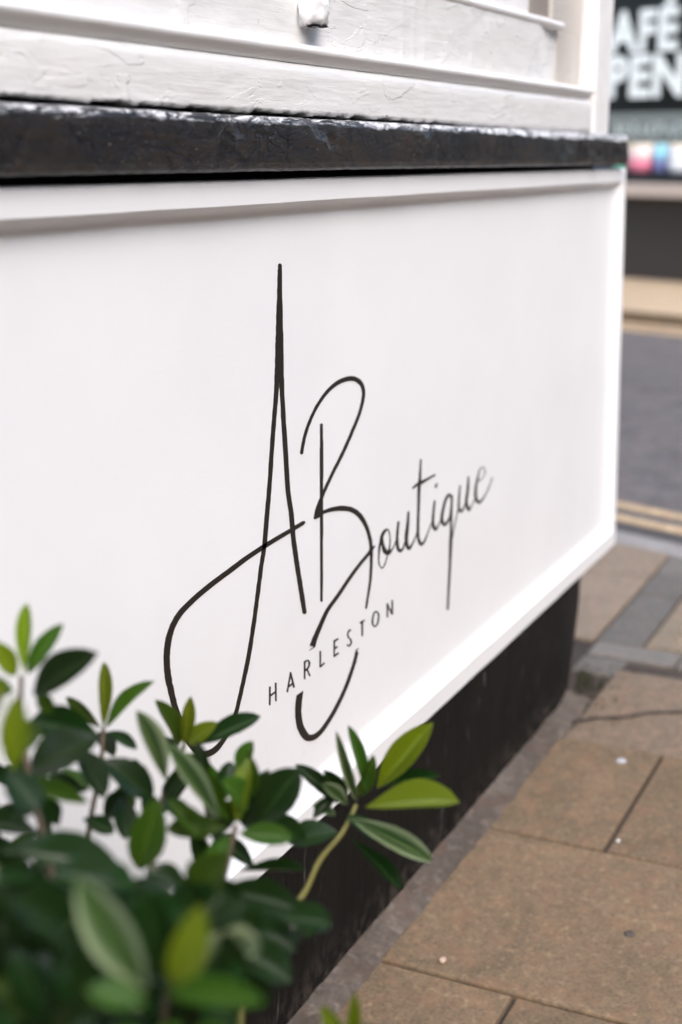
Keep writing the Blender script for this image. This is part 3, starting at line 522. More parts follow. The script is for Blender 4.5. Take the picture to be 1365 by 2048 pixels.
 [1.754,0.5859,1.758,0.5852,1.752,0.5847,1.761,0.583,1.753,0.5815,1.762,0.5797,1.754,0.5783,1.763,0.5764,1.754,0.575,1.764,0.5732,1.756,0.5718,1.766,0.5702,1.757,0.5681,1.769,0.5666,1.759,0.5643,1.772,0.5633,1.762,0.5603,1.775,0.561,1.769,0.5559,1.778,0.559,1.779,0.5522,1.778,0.5582,1.787,0.5522,1.78,0.5577,1.791,0.554,1.786,0.5576,1.795,0.556,1.791,0.5581,1.799,0.5582,1.796,0.5597,1.803,0.5606,1.8,0.562,1.807,0.5632,1.803,0.5646,1.809,0.5661,1.806,0.5674,1.812,0.5692,1.808,0.5705,1.814,0.5722,1.81,0.5735,1.813,0.5732,1.811,0.5738]]),
('u', [[1.815,0.594,1.817,0.5932,1.812,0.5933,1.819,0.5914,1.811,0.5901,1.819,0.588,1.81,0.5867,1.818,0.5846,1.809,0.5834,1.817,0.5811,1.808,0.5801,1.817,0.5777,1.808,0.577,1.817,0.5746,1.807,0.5741,1.816,0.5716,1.807,0.5706,1.816,0.5681,1.806,0.5674,1.817,0.5649,1.807,0.5641,1.817,0.5617,1.807,0.5606,1.818,0.5583,1.808,0.5569,1.819,0.5549,1.81,0.5532,1.821,0.5521,1.814,0.5491,1.824,0.5495,1.822,0.5448,1.823,0.5491,1.83,0.5445,1.824,0.549,1.835,0.5463,1.829,0.5494,1.838,0.5481,1.832,0.5506,1.84,0.5504,1.835,0.5527,1.843,0.553,1.837,0.5552,1.845,0.5556,1.839,0.5578,1.847,0.5584,1.841,0.5604,1.848,0.5614,1.842,0.5634,1.849,0.5643,1.843,0.5664,1.851,0.5673,1.844,0.5695,1.849,0.5691,1.846,0.57],
 [1.851,0.6002,1.854,0.5994,1.849,0.5995,1.856,0.5977,1.848,0.5961,1.856,0.5941,1.847,0.5927,1.856,0.5904,1.847,0.5893,1.856,0.5868,1.846,0.586,1.856,0.5832,1.845,0.5826,1.856,0.5797,1.844,0.5794,1.855,0.5762,1.843,0.5759,1.855,0.5724,1.841,0.5723,1.854,0.5687,1.84,0.5688,1.853,0.5651,1.839,0.5653,1.852,0.5617,1.839,0.5617,1.852,0.5585,1.84,0.5582,1.852,0.5553,1.841,0.5548,1.853,0.5522,1.842,0.5514,1.854,0.5493,1.844,0.5483,1.855,0.5469,1.847,0.5442,1.857,0.5441,1.857,0.5394,1.855,0.5444,1.865,0.5404,1.857,0.5446,1.869,0.5433,1.863,0.5464,1.872,0.5452,1.867,0.5478,1.876,0.5474,1.871,0.5496,1.879,0.5498,1.875,0.5516,1.882,0.5521,1.878,0.5537,1.885,0.5548,1.881,0.5563,1.888,0.5575,1.884,0.5591,1.891,0.5602,1.886,0.562,1.89,0.5614,1.888,0.5622]]),
('t', [[1.896,0.6683,1.899,0.6678,1.894,0.6677,1.901,0.6663,1.894,0.6637,1.9,0.6622,1.893,0.6595,1.9,0.658,1.893,0.6554,1.9,0.6537,1.892,0.6513,1.9,0.6495,1.891,0.6474,1.9,0.6454,1.891,0.6438,1.9,0.6417,1.89,0.6406,1.9,0.6383,1.889,0.6378,1.9,0.6352,1.888,0.6354,1.899,0.6326,1.887,0.633,1.899,0.63,1.887,0.6299,1.899,0.627,1.886,0.6263,1.898,0.6234,1.886,0.6221,1.898,0.6193,1.886,0.6175,1.897,0.6148,1.886,0.6127,1.897,0.6101,1.886,0.6077,1.897,0.6053,1.886,0.6028,1.896,0.6005,1.886,0.5981,1.896,0.5958,1.886,0.5933,1.896,0.591,1.886,0.5884,1.895,0.586,1.885,0.5834,1.895,0.581,1.885,0.5784,1.895,0.5761,1.885,0.5736,1.895,0.5713,1.885,0.569,1.895,0.5667,1.885,0.5648,1.895,0.5625,1.885,0.5611,1.895,0.5587,1.885,0.5575,1.896,0.5551,1.886,0.5541,1.896,0.5518,1.887,0.5507,1.897,0.5487,1.888,0.5474,1.899,0.5458,1.891,0.5433,1.902,0.542,1.894,0.539,1.905,0.5388,1.902,0.5343,1.904,0.5387,1.912,0.5335,1.905,0.5386,1.917,0.5352,1.91,0.5389,1.921,0.5371,1.914,0.5401,1.924,0.5397,1.918,0.5421,1.927,0.5426,1.922,0.5446,1.93,0.5454,1.925,0.5472,1.933,0.5478,1.929,0.5494,1.936,0.5505,1.932,0.5519,1.939,0.5531,1.935,0.5545,1.942,0.5556,1.938,0.5569,1.944,0.5576,1.941,0.559,1.948,0.5599,1.944,0.5614,1.951,0.5619,1.947,0.5635,1.951,0.5629,1.949,0.5636],
 [1.867,0.6298,1.865,0.6311,1.871,0.6293,1.866,0.6322,1.877,0.6298,1.872,0.6334,1.884,0.6302,1.878,0.6344,1.891,0.6297,1.885,0.6352,1.899,0.6293,1.893,0.6357,1.905,0.6293,1.899,0.6355,1.911,0.6296,1.905,0.6351,1.918,0.6299,1.913,0.6347,1.925,0.6302,1.92,0.6344,1.932,0.6304,1.928,0.6342,1.94,0.6306,1.936,0.6342,1.948,0.6308,1.944,0.6343,1.956,0.631,1.952,0.6343,1.958,0.6319,1.956,0.6334]]),
('i', [[1.955,0.5933,1.958,0.5925,1.952,0.5927,1.959,0.5908,1.952,0.5898,1.959,0.5878,1.95,0.5869,1.958,0.5848,1.949,0.584,1.958,0.5817,1.948,0.5811,1.957,0.5787,1.948,0.5782,1.957,0.5757,1.947,0.5746,1.956,0.572,1.946,0.5709,1.956,0.5683,1.945,0.5672,1.955,0.5647,1.945,0.5637,1.955,0.5612,1.945,0.5597,1.956,0.5573,1.946,0.5558,1.958,0.5535,1.947,0.5518,1.96,0.5505,1.952,0.5476,1.962,0.5479,1.962,0.5429,1.96,0.5481,1.97,0.5443,1.962,0.5482,1.973,0.5473,1.968,0.5497,1.977,0.5495,1.972,0.5513,1.98,0.5519,1.977,0.5534,1.984,0.5541,1.98,0.5555,1.987,0.5565,1.984,0.5579,1.99,0.5588,1.986,0.5602,1.989,0.5597,1.988,0.5603],
 [1.962,0.6184,1.965,0.6175,1.96,0.6181,1.966,0.6159,1.958,0.616,1.965,0.6136,1.955,0.6139,1.963,0.6113,1.957,0.612,1.96,0.6109]]),
('q', [[2.034,0.5804,2.031,0.5798,2.033,0.5831,2.025,0.5816,2.026,0.5867,2.019,0.5844,2.016,0.5904,2.018,0.5851,2.007,0.5901,2.017,0.5848,2.002,0.5879,2.012,0.5835,1.998,0.5854,2.008,0.5815,1.995,0.5828,2.005,0.5793,1.992,0.5798,2.002,0.5766,1.99,0.5767,2.001,0.5734,1.988,0.5736,1.999,0.5703,1.986,0.5704,1.997,0.5671,1.984,0.5672,1.995,0.5638,1.982,0.5638,1.994,0.5605,1.981,0.5605,1.993,0.5574,1.981,0.5571,1.994,0.5543,1.982,0.5536,1.995,0.5514,1.984,0.5501,1.997,0.5489,1.989,0.5457,1.999,0.5462,2,0.541,1.998,0.546,2.01,0.5413,2.002,0.5463,2.018,0.5437,2.009,0.5481,2.022,0.5453,2.012,0.5494,2.025,0.5472,2.016,0.5508,2.028,0.5496,2.018,0.5528,2.03,0.5529,2.02,0.5556,2.03,0.5567,2.021,0.5591,2.031,0.5607,2.022,0.563,2.031,0.5646,2.023,0.5668,2.029,0.5665,2.026,0.5675],
 [2.026,0.5845,2.031,0.5835,2.023,0.5835,2.034,0.5812,2.024,0.5788,2.033,0.5765,2.024,0.5741,2.033,0.5719,2.024,0.5693,2.033,0.5671,2.024,0.5646,2.033,0.5625,2.024,0.56,2.033,0.5578,2.024,0.5555,2.033,0.5533,2.024,0.5511,2.033,0.549,2.024,0.547,2.033,0.5448,2.024,0.543,2.033,0.5407,2.023,0.539,2.033,0.5366,2.023,0.5352,2.034,0.5327,2.023,0.5316,2.034,0.5289,2.023,0.5281,2.034,0.5253,2.023,0.5242,2.034,0.5212,2.022,0.5207,2.035,0.5174,2.022,0.5171,2.035,0.5136,2.021,0.513,2.035,0.5094,2.021,0.5092,2.035,0.5055,2.021,0.5049,2.035,0.5014,2.021,0.5004,2.034,0.4969,2.021,0.4958,2.034,0.4924,2.021,0.491,2.033,0.4878,2.021,0.4863,2.033,0.4832,2.021,0.4818,2.032,0.4787,2.021,0.4774,2.032,0.4743,2.021,0.473,2.032,0.4699,2.021,0.4686,2.031,0.4655,2.02,0.4642,2.031,0.4611,2.02,0.4598,2.03,0.4568,2.02,0.4554,2.03,0.4524,2.019,0.451,2.029,0.448,2.019,0.4465,2.029,0.4435,2.019,0.4419,2.028,0.4389,2.018,0.4373,2.028,0.4344,2.018,0.4327,2.027,0.4298,2.018,0.4282,2.027,0.4254,2.018,0.4239,2.027,0.4211,2.017,0.4199,2.026,0.4171,2.017,0.4159,2.026,0.4131,2.017,0.4121,2.026,0.4094,2.017,0.4085,2.025,0.4058,2.016,0.4049,2.025,0.4022,2.016,0.4012,2.024,0.3985,2.018,0.3991,2.022,0.3979],
 [2.034,0.512,2.033,0.5126,2.036,0.5123,2.032,0.5135,2.037,0.5153,2.034,0.5165,2.039,0.5183,2.035,0.5196,2.04,0.5214,2.037,0.5226,2.042,0.5244,2.038,0.5256,2.043,0.5274,2.04,0.5286,2.045,0.5304,2.041,0.5315,2.047,0.5338,2.043,0.535,2.049,0.5373,2.045,0.5384,2.051,0.5407,2.047,0.5419,2.053,0.5439,2.049,0.5451,2.054,0.5468,2.051,0.548,2.057,0.5496,2.053,0.5509,2.059,0.5521,2.054,0.5535,2.061,0.5546,2.056,0.5561,2.06,0.5557,2.058,0.5564]]),
('u', [[2.064,0.5933,2.067,0.5927,2.062,0.5929,2.068,0.5914,2.061,0.5898,2.067,0.5882,2.06,0.5868,2.067,0.585,2.059,0.5838,2.067,0.5819,2.058,0.5807,2.066,0.5787,2.057,0.5776,2.066,0.5755,2.057,0.5742,2.066,0.572,2.056,0.5707,2.065,0.5685,2.056,0.5671,2.065,0.565,2.055,0.5637,2.065,0.5616,2.056,0.5606,2.065,0.5587,2.057,0.5561,2.068,0.5544,2.06,0.5513,2.07,0.5517,2.073,0.5454,2.072,0.5501,2.082,0.5469,2.074,0.5507,2.086,0.5503,2.079,0.5526,2.088,0.5524,2.083,0.5545,2.092,0.5547,2.086,0.5567,2.095,0.557,2.09,0.5589,2.094,0.5581,2.092,0.559],
 [2.101,0.5999,2.104,0.5991,2.098,0.5991,2.106,0.5974,2.098,0.5957,2.106,0.5938,2.097,0.5923,2.106,0.5902,2.097,0.5888,2.107,0.5866,2.096,0.5854,2.107,0.583,2.095,0.5821,2.107,0.5794,2.095,0.5789,2.106,0.5759,2.094,0.5752,2.105,0.5721,2.092,0.5716,2.104,0.5683,2.09,0.568,2.102,0.5648,2.089,0.5645,2.101,0.5614,2.089,0.561,2.101,0.5583,2.09,0.5571,2.102,0.5547,2.091,0.5533,2.104,0.5514,2.094,0.5497,2.107,0.5483,2.098,0.5451,2.11,0.5446,2.108,0.5398,2.108,0.5443,2.116,0.5413,2.108,0.5448,2.119,0.5442,2.113,0.5465,2.123,0.5464,2.119,0.5481,2.128,0.5486,2.125,0.55,2.133,0.5509,2.128,0.5524,2.136,0.5532,2.132,0.5549,2.136,0.5542,2.134,0.555]]),
('e', [[2.145,0.5811,2.144,0.5823,2.149,0.5804,2.145,0.583,2.156,0.5805,2.153,0.5827,2.163,0.5807,2.16,0.5825,2.169,0.5814,2.166,0.5829,2.176,0.5835,2.173,0.5848,2.182,0.5865,2.178,0.5876,2.184,0.59,2.18,0.5908,2.182,0.5955,2.178,0.5959,2.175,0.6005,2.173,0.5995,2.165,0.6021,2.167,0.6002,2.156,0.6014,2.16,0.5997,2.151,0.5995,2.156,0.5978,2.148,0.5964,2.154,0.5947,2.145,0.5928,2.152,0.5908,2.143,0.5893,2.151,0.5871,2.14,0.5864,2.149,0.5839,2.138,0.5834,2.147,0.5807,2.136,0.5803,2.146,0.5774,2.134,0.5771,2.145,0.5741,2.133,0.5738,2.145,0.5708,2.132,0.5698,2.144,0.5667,2.131,0.5656,2.144,0.5626,2.131,0.5613,2.145,0.5587,2.133,0.5569,2.146,0.5551,2.137,0.552,2.15,0.551,2.143,0.5468,2.154,0.5473,2.154,0.542,2.155,0.5464,2.165,0.5412,2.157,0.5462,2.172,0.543,2.164,0.5467,2.178,0.5452,2.172,0.5479,2.183,0.5472,2.178,0.5495,2.189,0.5496,2.184,0.5517,2.195,0.5524,2.19,0.5543,2.2,0.5553,2.195,0.5572,2.204,0.5578,2.199,0.5595,2.208,0.5605,2.203,0.5621,2.211,0.5634,2.207,0.5649,2.215,0.5663,2.211,0.5678,2.219,0.5692,2.214,0.5707,2.222,0.5721,2.218,0.5735,2.222,0.573,2.22,0.5736]]),
('H', [[1.42,0.4812,1.424,0.4798,1.419,0.4574,1.423,0.456],
 [1.435,0.4809,1.439,0.4795,1.435,0.4569,1.439,0.4554],
 [1.423,0.4673,1.421,0.4698,1.438,0.4673,1.436,0.4698]]),
('A', [[1.469,0.4562,1.465,0.458,1.479,0.4791,1.475,0.4809],
 [1.474,0.4809,1.478,0.48,1.483,0.4573,1.488,0.4564],
 [1.473,0.4617,1.47,0.4642,1.484,0.4624,1.482,0.465]]),
('R', [[1.513,0.4821,1.518,0.4807,1.513,0.4582,1.517,0.4567],
 [1.516,0.4677,1.514,0.4703,1.523,0.467,1.522,0.4695],
 [1.52,0.4688,1.524,0.4682,1.528,0.4569,1.532,0.4562],
 [1.517,0.4794,1.514,0.4819,1.521,0.4795,1.519,0.482,1.524,0.4788,1.526,0.4801,1.526,0.4767,1.53,0.4762,1.526,0.4752,1.531,0.4738,1.526,0.4736,1.53,0.4719,1.525,0.4721,1.529,0.47,1.524,0.471,1.527,0.4686,1.521,0.4703,1.525,0.4678,1.519,0.4701,1.521,0.4675,1.514,0.4703,1.516,0.4677]]),
('L', [[1.558,0.4812,1.563,0.4797,1.558,0.4588,1.562,0.4572],
 [1.562,0.4575,1.559,0.4602,1.574,0.4588,1.571,0.4614]]),
('E', [[1.6,0.4827,1.605,0.4812,1.6,0.4591,1.604,0.4576],
 [1.603,0.479,1.601,0.4817,1.616,0.4787,1.613,0.4814],
 [1.604,0.4683,1.601,0.471,1.613,0.4687,1.61,0.4714],
 [1.603,0.4582,1.601,0.4609,1.617,0.4584,1.614,0.4611]]),
('S', [[1.656,0.4793,1.653,0.4782,1.65,0.4824,1.652,0.4798,1.644,0.481,1.649,0.4786,1.643,0.4791,1.647,0.4771,1.642,0.4766,1.647,0.4752,1.643,0.4741,1.648,0.4732,1.645,0.4713,1.649,0.4712,1.649,0.4687,1.652,0.4691,1.651,0.4668,1.656,0.4664,1.653,0.4631,1.658,0.4618,1.653,0.4617,1.658,0.4595,1.651,0.4605,1.655,0.4579,1.648,0.4597,1.65,0.457,1.646,0.4605,1.643,0.4601,1.646,0.4623,1.641,0.4631]]),
('T', [[1.685,0.4791,1.682,0.4818,1.7,0.4785,1.698,0.4812],
 [1.688,0.4812,1.694,0.4796,1.689,0.46,1.694,0.4584]]),
('O', [[1.737,0.4802,1.741,0.4809,1.743,0.4767,1.747,0.4767,1.744,0.4742,1.75,0.4729,1.745,0.471,1.75,0.4694,1.744,0.4682,1.75,0.4664,1.743,0.4654,1.749,0.4634,1.742,0.4632,1.747,0.4609,1.74,0.4614,1.744,0.4588,1.737,0.4606,1.74,0.4577,1.734,0.4609,1.732,0.4594,1.73,0.4642,1.725,0.4647,1.729,0.4671,1.723,0.4685,1.729,0.4703,1.723,0.4721,1.73,0.4735,1.724,0.4755,1.731,0.4763,1.726,0.4785,1.733,0.4784,1.728,0.4808,1.736,0.4796,1.732,0.4824,1.74,0.4792,1.738,0.482]]),
('N', [[1.775,0.482,1.781,0.4803,1.776,0.4604,1.781,0.4587],
 [1.775,0.4808,1.78,0.4802,1.793,0.4593,1.798,0.4586],
 [1.793,0.4816,1.798,0.4799,1.793,0.4596,1.799,0.4578]]),
]

# leaves: base xyz, tip xyz, width, kind
LEAVES = [
(0.7546,-0.1464,0.7550,0.7737,-0.1373,0.8000,0.0112,'young'),
(0.7552,-0.1483,0.7543,0.7752,-0.1661,0.7886,0.0125,'mid'),
(0.7368,-0.1540,0.7603,0.7213,-0.1468,0.7896,0.0122,'young'),
(0.7311,-0.1715,0.7513,0.7455,-0.2159,0.7844,0.0198,'dark'),
(0.7113,-0.1715,0.7622,0.6927,-0.1581,0.7690,0.0123,'mid'),
(0.5867,-0.2695,0.7754,0.5887,-0.2729,0.8200,0.0146,'young'),
(0.7410,-0.1684,0.7510,0.7466,-0.1748,0.7321,0.0106,'mid'),
(0.6533,-0.2139,0.7969,0.6438,-0.2035,0.7711,0.0132,'young'),
(0.8773,-0.1242,0.6615,0.8986,-0.1126,0.7100,0.0113,'young'),
(0.8783,-0.1259,0.6621,0.9044,-0.1556,0.6986,0.0113,'mid'),
(0.8842,-0.1166,0.6581,0.8779,-0.0884,0.6826,0.0094,'mid'),
(0.7826,-0.1890,0.7024,0.7577,-0.1460,0.7175,0.0264,'dark'),
(0.7508,-0.2088,0.7185,0.7277,-0.1660,0.6964,0.0274,'dark'),
(0.8783,-0.1275,0.6594,0.8820,-0.1526,0.6476,0.0098,'dark'),
(0.8906,-0.1101,0.6514,0.8777,-0.1336,0.6397,0.0110,'dark'),
(0.8193,-0.2195,0.6604,0.8183,-0.1964,0.7123,0.0161,'pale'),
(0.8140,-0.2676,0.6422,0.8039,-0.2305,0.6990,0.0144,'pale'),
(0.9491,-0.1539,0.6235,0.9588,-0.1564,0.6656,0.0119,'young'),
(0.9482,-0.1517,0.6241,0.9338,-0.1390,0.6686,0.0124,'mid'),
(0.9511,-0.1568,0.6255,0.9500,-0.1858,0.6503,0.0114,'young'),
(0.9475,-0.1710,0.6296,0.9840,-0.2094,0.6480,0.0169,'dark'),
(0.9580,-0.1491,0.6229,0.9525,-0.1413,0.6489,0.0094,'mid'),
(0.9608,-0.1366,0.6130,0.9680,-0.1541,0.6470,0.0089,'mid'),
(0.9171,-0.1761,0.6349,0.9113,-0.2179,0.6059,0.0145,'mid'),
(0.9314,-0.1621,0.6280,0.9218,-0.1381,0.6382,0.0117,'dark'),
(0.8426,-0.2656,0.6255,0.8650,-0.2641,0.6693,0.0142,'young'),
(0.8328,-0.2662,0.6301,0.8201,-0.2429,0.6813,0.0131,'mid'),
(0.8800,-0.2605,0.6049,0.9013,-0.2883,0.6496,0.0308,'dark'),
(0.8836,-0.2476,0.5990,0.8950,-0.2604,0.6336,0.0263,'dark'),
(0.8179,-0.2819,0.6320,0.8375,-0.3157,0.6267,0.0164,'mid'),
(0.7914,-0.2874,0.6500,0.7711,-0.2493,0.6497,0.0172,'mid'),
(0.7750,-0.2982,0.6547,0.7504,-0.2926,0.6272,0.0169,'mid'),
(0.8922,-0.2427,0.5970,0.8987,-0.2617,0.6441,0.0145,'dark'),
(0.8465,-0.2508,0.6239,0.8505,-0.2370,0.6479,0.0138,'mid'),
(1.0011,-0.2917,0.5771,0.9922,-0.2761,0.6419,0.0084,'pale'),
(1.0065,-0.2979,0.5857,1.0192,-0.2747,0.6381,0.0109,'mid'),
(1.0279,-0.2981,0.5806,1.0446,-0.3417,0.6424,0.0221,'young'),
(1.0456,-0.2903,0.5754,1.0590,-0.3442,0.5887,0.0123,'dark'),
(0.9614,-0.3173,0.5960,0.9906,-0.3871,0.6026,0.0228,'young'),
(0.9627,-0.3037,0.5827,0.9897,-0.3661,0.5457,0.0178,'pale'),
(0.9755,-0.2978,0.5573,0.9839,-0.3407,0.5163,0.0127,'dark'),
(0.9944,-0.2776,0.5771,0.9894,-0.2393,0.6077,0.0134,'dark'),
(0.9909,-0.2761,0.5672,0.9883,-0.2561,0.5738,0.0112,'pale'),
(0.9470,-0.2986,0.5764,0.9306,-0.2614,0.5681,0.0208,'dark'),
(1.0113,-0.2893,0.5770,1.0089,-0.3031,0.6190,0.0104,'mid'),
(0.9704,-0.2970,0.5809,0.9822,-0.3200,0.5584,0.0126,'dark'),
(0.5063,-0.4072,0.7215,0.4929,-0.3796,0.7816,0.0198,'pale'),
(0.5123,-0.4197,0.7219,0.5149,-0.4335,0.7676,0.0147,'young'),
(0.5393,-0.3951,0.7052,0.5316,-0.3919,0.7591,0.0202,'dark'),
(0.6709,-0.3332,0.6603,0.6722,-0.3566,0.7026,0.0207,'mid'),
(0.7367,-0.3559,0.6252,0.7573,-0.3851,0.6165,0.0180,'dark'),
(0.5921,-0.3897,0.6710,0.5997,-0.4077,0.6992,0.0199,'pale'),
(0.6992,-0.1824,0.7014,0.7027,-0.2343,0.6967,0.0115,'mid'),
(0.7426,-0.2446,0.6303,0.7450,-0.2599,0.6873,0.0211,'mid'),
(0.6279,-0.2211,0.6955,0.6627,-0.2897,0.6754,0.0226,'dark'),
(0.8669,-0.2532,0.5711,0.8888,-0.3010,0.5714,0.0085,'dark'),
(0.8032,-0.1765,0.6754,0.8200,-0.2084,0.6438,0.0226,'dark'),
(0.7972,-0.1594,0.6828,0.7826,-0.1897,0.6563,0.0181,'dark'),
(0.7539,-0.3990,0.5337,0.7502,-0.4047,0.5769,0.0074,'young'),
(0.7442,-0.3990,0.5398,0.7355,-0.3887,0.5695,0.0093,'young'),
(0.7563,-0.4048,0.5325,0.7528,-0.4190,0.5521,0.0082,'mid'),
(0.7940,-0.3335,0.5825,0.7719,-0.3100,0.6099,0.0215,'dark'),
(0.7917,-0.3484,0.5902,0.7643,-0.3300,0.5788,0.0234,'dark'),
(0.8165,-0.3276,0.5912,0.8044,-0.3112,0.5740,0.0198,'dark'),
(0.7623,-0.3419,0.5778,0.7461,-0.3244,0.6085,0.0230,'dark'),
(0.8396,-0.3298,0.5485,0.8255,-0.3143,0.5833,0.0158,'dark'),
(0.7454,-0.3560,0.5753,0.7415,-0.3374,0.6039,0.0225,'dark'),
(0.7046,-0.3622,0.5780,0.6982,-0.3486,0.6105,0.0216,'dark'),
(0.5101,-0.4161,0.7202,0.5174,-0.4653,0.7250,0.0132,'mid'),
(0.4766,-0.4266,0.7376,0.4652,-0.4026,0.7447,0.0139,'mid'),
(0.7645,-0.2979,0.6187,0.7809,-0.3486,0.6067,0.0232,'dark'),
(0.7419,-0.3268,0.6113,0.7466,-0.3634,0.5975,0.0245,'dark'),
(0.7032,-0.3333,0.6212,0.7124,-0.3784,0.5980,0.0235,'dark'),
(0.6689,-0.3341,0.6521,0.6664,-0.3559,0.6822,0.0169,'dark'),
(0.5833,-0.3412,0.7208,0.5685,-0.3061,0.7283,0.0184,'dark'),
(0.5391,-0.3385,0.7224,0.5190,-0.3176,0.7418,0.0191,'dark'),
(0.8311,-0.1540,0.6102,0.8381,-0.1761,0.6351,0.0142,'dark'),
(0.8252,-0.1751,0.6347,0.8043,-0.1913,0.6133,0.0163,'dark'),
(0.8157,-0.1519,0.6398,0.8171,-0.1275,0.6516,0.0093,'mid'),
(0.7943,-0.1616,0.6285,0.8010,-0.1845,0.6190,0.0137,'dark'),
(0.7409,-0.1800,0.6512,0.7345,-0.1712,0.6735,0.0129,'dark'),
(0.7777,-0.2465,0.6702,0.7816,-0.2774,0.6430,0.0151,'mid'),
(0.7973,-0.2566,0.6420,0.8000,-0.2290,0.6568,0.0132,'dark'),
(0.6848,-0.1791,0.7365,0.6861,-0.2123,0.7494,0.0180,'mid'),
(0.6408,-0.2198,0.7431,0.6375,-0.2444,0.7218,0.0207,'dark'),
(0.6340,-0.2230,0.7141,0.6499,-0.2408,0.7295,0.0169,'dark'),
(0.7312,-0.2907,0.6338,0.7157,-0.2684,0.6491,0.0143,'dark'),
(0.8475,-0.2406,0.6040,0.8669,-0.2575,0.6335,0.0163,'dark'),
(0.9657,-0.2673,0.5735,0.9845,-0.2775,0.5863,0.0102,'dark'),
(0.9268,-0.2804,0.5756,0.9012,-0.2566,0.6004,0.0147,'dark'),
(0.9972,-0.2844,0.5757,0.9860,-0.2671,0.6088,0.0129,'dark'),
(0.9889,-0.2883,0.5802,0.9747,-0.2710,0.6017,0.0100,'pale'),
(0.7122,-0.2414,0.5913,0.7317,-0.2773,0.5837,0.0177,'dark'),
(0.6781,-0.2859,0.5596,0.7010,-0.3046,0.5887,0.0159,'dark'),
(0.7210,-0.2805,0.5433,0.7115,-0.2507,0.5498,0.0234,'pale'),
(0.4965,-0.3702,0.7388,0.4990,-0.3454,0.7503,0.0110,'dark'),
(0.5563,-0.4327,0.7049,0.5462,-0.4265,0.7362,0.0115,'dark'),
(0.4930,-0.3857,0.7093,0.4931,-0.3798,0.7493,0.0151,'dark'),
(0.7165,-0.2148,0.5521,0.7309,-0.2035,0.5920,0.0149,'dark'),
(0.5782,-0.2527,0.7052,0.5959,-0.2870,0.6921,0.0116,'dark'),
(0.6570,-0.1611,0.6189,0.6589,-0.1736,0.6703,0.0141,'dark'),
(0.4713,-0.3204,0.7011,0.4901,-0.3426,0.6847,0.0164,'dark'),
(0.5738,-0.3245,0.6412,0.5889,-0.3366,0.6590,0.0188,'dark'),
(0.5487,-0.2558,0.6766,0.5693,-0.2797,0.6785,0.0109,'dark'),
(0.7247,-0.1036,0.5887,0.7344,-0.1253,0.6206,0.0199,'dark'),
(0.6986,-0.1606,0.5066,0.7160,-0.1935,0.5157,0.0151,'dark'),
(0.6951,-0.2644,0.6142,0.7235,-0.3068,0.6007,0.0133,'dark'),
(0.6498,-0.2368,0.5576,0.6513,-0.2100,0.5722,0.0146,'dark'),
(0.5244,-0.2834,0.6993,0.5147,-0.2618,0.7075,0.0123,'dark'),
(0.6983,-0.1424,0.5760,0.7304,-0.1768,0.5975,0.0208,'dark'),
(0.7385,-0.1916,0.5380,0.7699,-0.2349,0.5284,0.0192,'pale'),
(0.5429,-0.3872,0.7124,0.5528,-0.3744,0.7407,0.0141,'dark'),
(0.7029,-0.2420,0.5419,0.6876,-0.1983,0.5568,0.0138,'pale'),
(0.6349,-0.1762,0.5413,0.6281,-0.1280,0.5545,0.0187,'dark'),
(0.7108,-0.2862,0.6116,0.7171,-0.3221,0.6359,0.0215,'dark'),
(0.7617,-0.1666,0.5220,0.7492,-0.1375,0.5549,0.0228,'dark'),
(0.7557,-0.1897,0.5491,0.7554,-0.1738,0.5823,0.0189,'dark'),
(0.6213,-0.3654,0.6077,0.6084,-0.3560,0.6414,0.0147,'dark'),
(0.6266,-0.3638,0.6225,0.6449,-0.3770,0.6450,0.0181,'dark'),
(0.5682,-0.3212,0.6768,0.5693,-0.3417,0.7186,0.0135,'dark'),
(0.7162,-0.1817,0.6565,0.6991,-0.1398,0.6656,0.0173,'dark'),
(0.7160,-0.1662,0.5869,0.7018,-0.1480,0.6117,0.0180,'dark'),
(0.7623,-0.1326,0.4877,0.7767,-0.1510,0.5466,0.0198,'dark'),
(0.7246,-0.2131,0.5300,0.7382,-0.2444,0.5280,0.0230,'dark'),
(0.6380,-0.3179,0.6357,0.6415,-0.3293,0.6847,0.0142,'dark'),
(0.5600,-0.2644,0.6303,0.5770,-0.3042,0.6465,0.0116,'mid'),
(0.6407,-0.3118,0.6082,0.6479,-0.2865,0.6459,0.0192,'dark'),
(0.5632,-0.2533,0.7114,0.5777,-0.2412,0.7358,0.0182,'dark'),
(0.7803,-0.2161,0.5204,0.7898,-0.2630,0.5223,0.0269,'pale'),
(0.6778,-0.2029,0.6066,0.6712,-0.1827,0.6503,0.0187,'dark'),
(0.7593,-0.1672,0.5838,0.7864,-0.2153,0.5903,0.0157,'dark'),
(0.7078,-0.2680,0.6115,0.7102,-0.2876,0.6432,0.0221,'mid'),
(0.7746,-0.2205,0.4593,0.7697,-0.1858,0.4707,0.0168,'pale'),
(0.5391,-0.3537,0.6550,0.5405,-0.3866,0.6597,0.0135,'mid'),
(0.6472,-0.3995,0.6738,0.6352,-0.3705,0.6886,0.0109,'dark'),
(0.5791,-0.2414,0.7310,0.5599,-0.2188,0.7378,0.0182,'pale'),
(0.5485,-0.2776,0.6632,0.5251,-0.2605,0.6895,0.0123,'mid'),
(0.7204,-0.1051,0.5359,0.7289,-0.1587,0.5568,0.0195,'dark'),
(0.7400,-0.2412,0.5165,0.7477,-0.2738,0.5696,0.0155,'dark'),
(0.5352,-0.3350,0.6572,0.5229,-0.3108,0.6922,0.0170,'dark'),
(0.7691,-0.2508,0.5127,0.7460,-0.2153,0.5358,0.0173,'dark'),
(0.5533,-0.2787,0.6968,0.5785,-0.2987,0.7052,0.0159,'dark'),
(0.5190,-0.3430,0.7071,0.5295,-0.3514,0.7285,0.0147,'dark'),
(0.6761,-0.3295,0.5821,0.6554,-0.3087,0.6156,0.0188,'dark'),
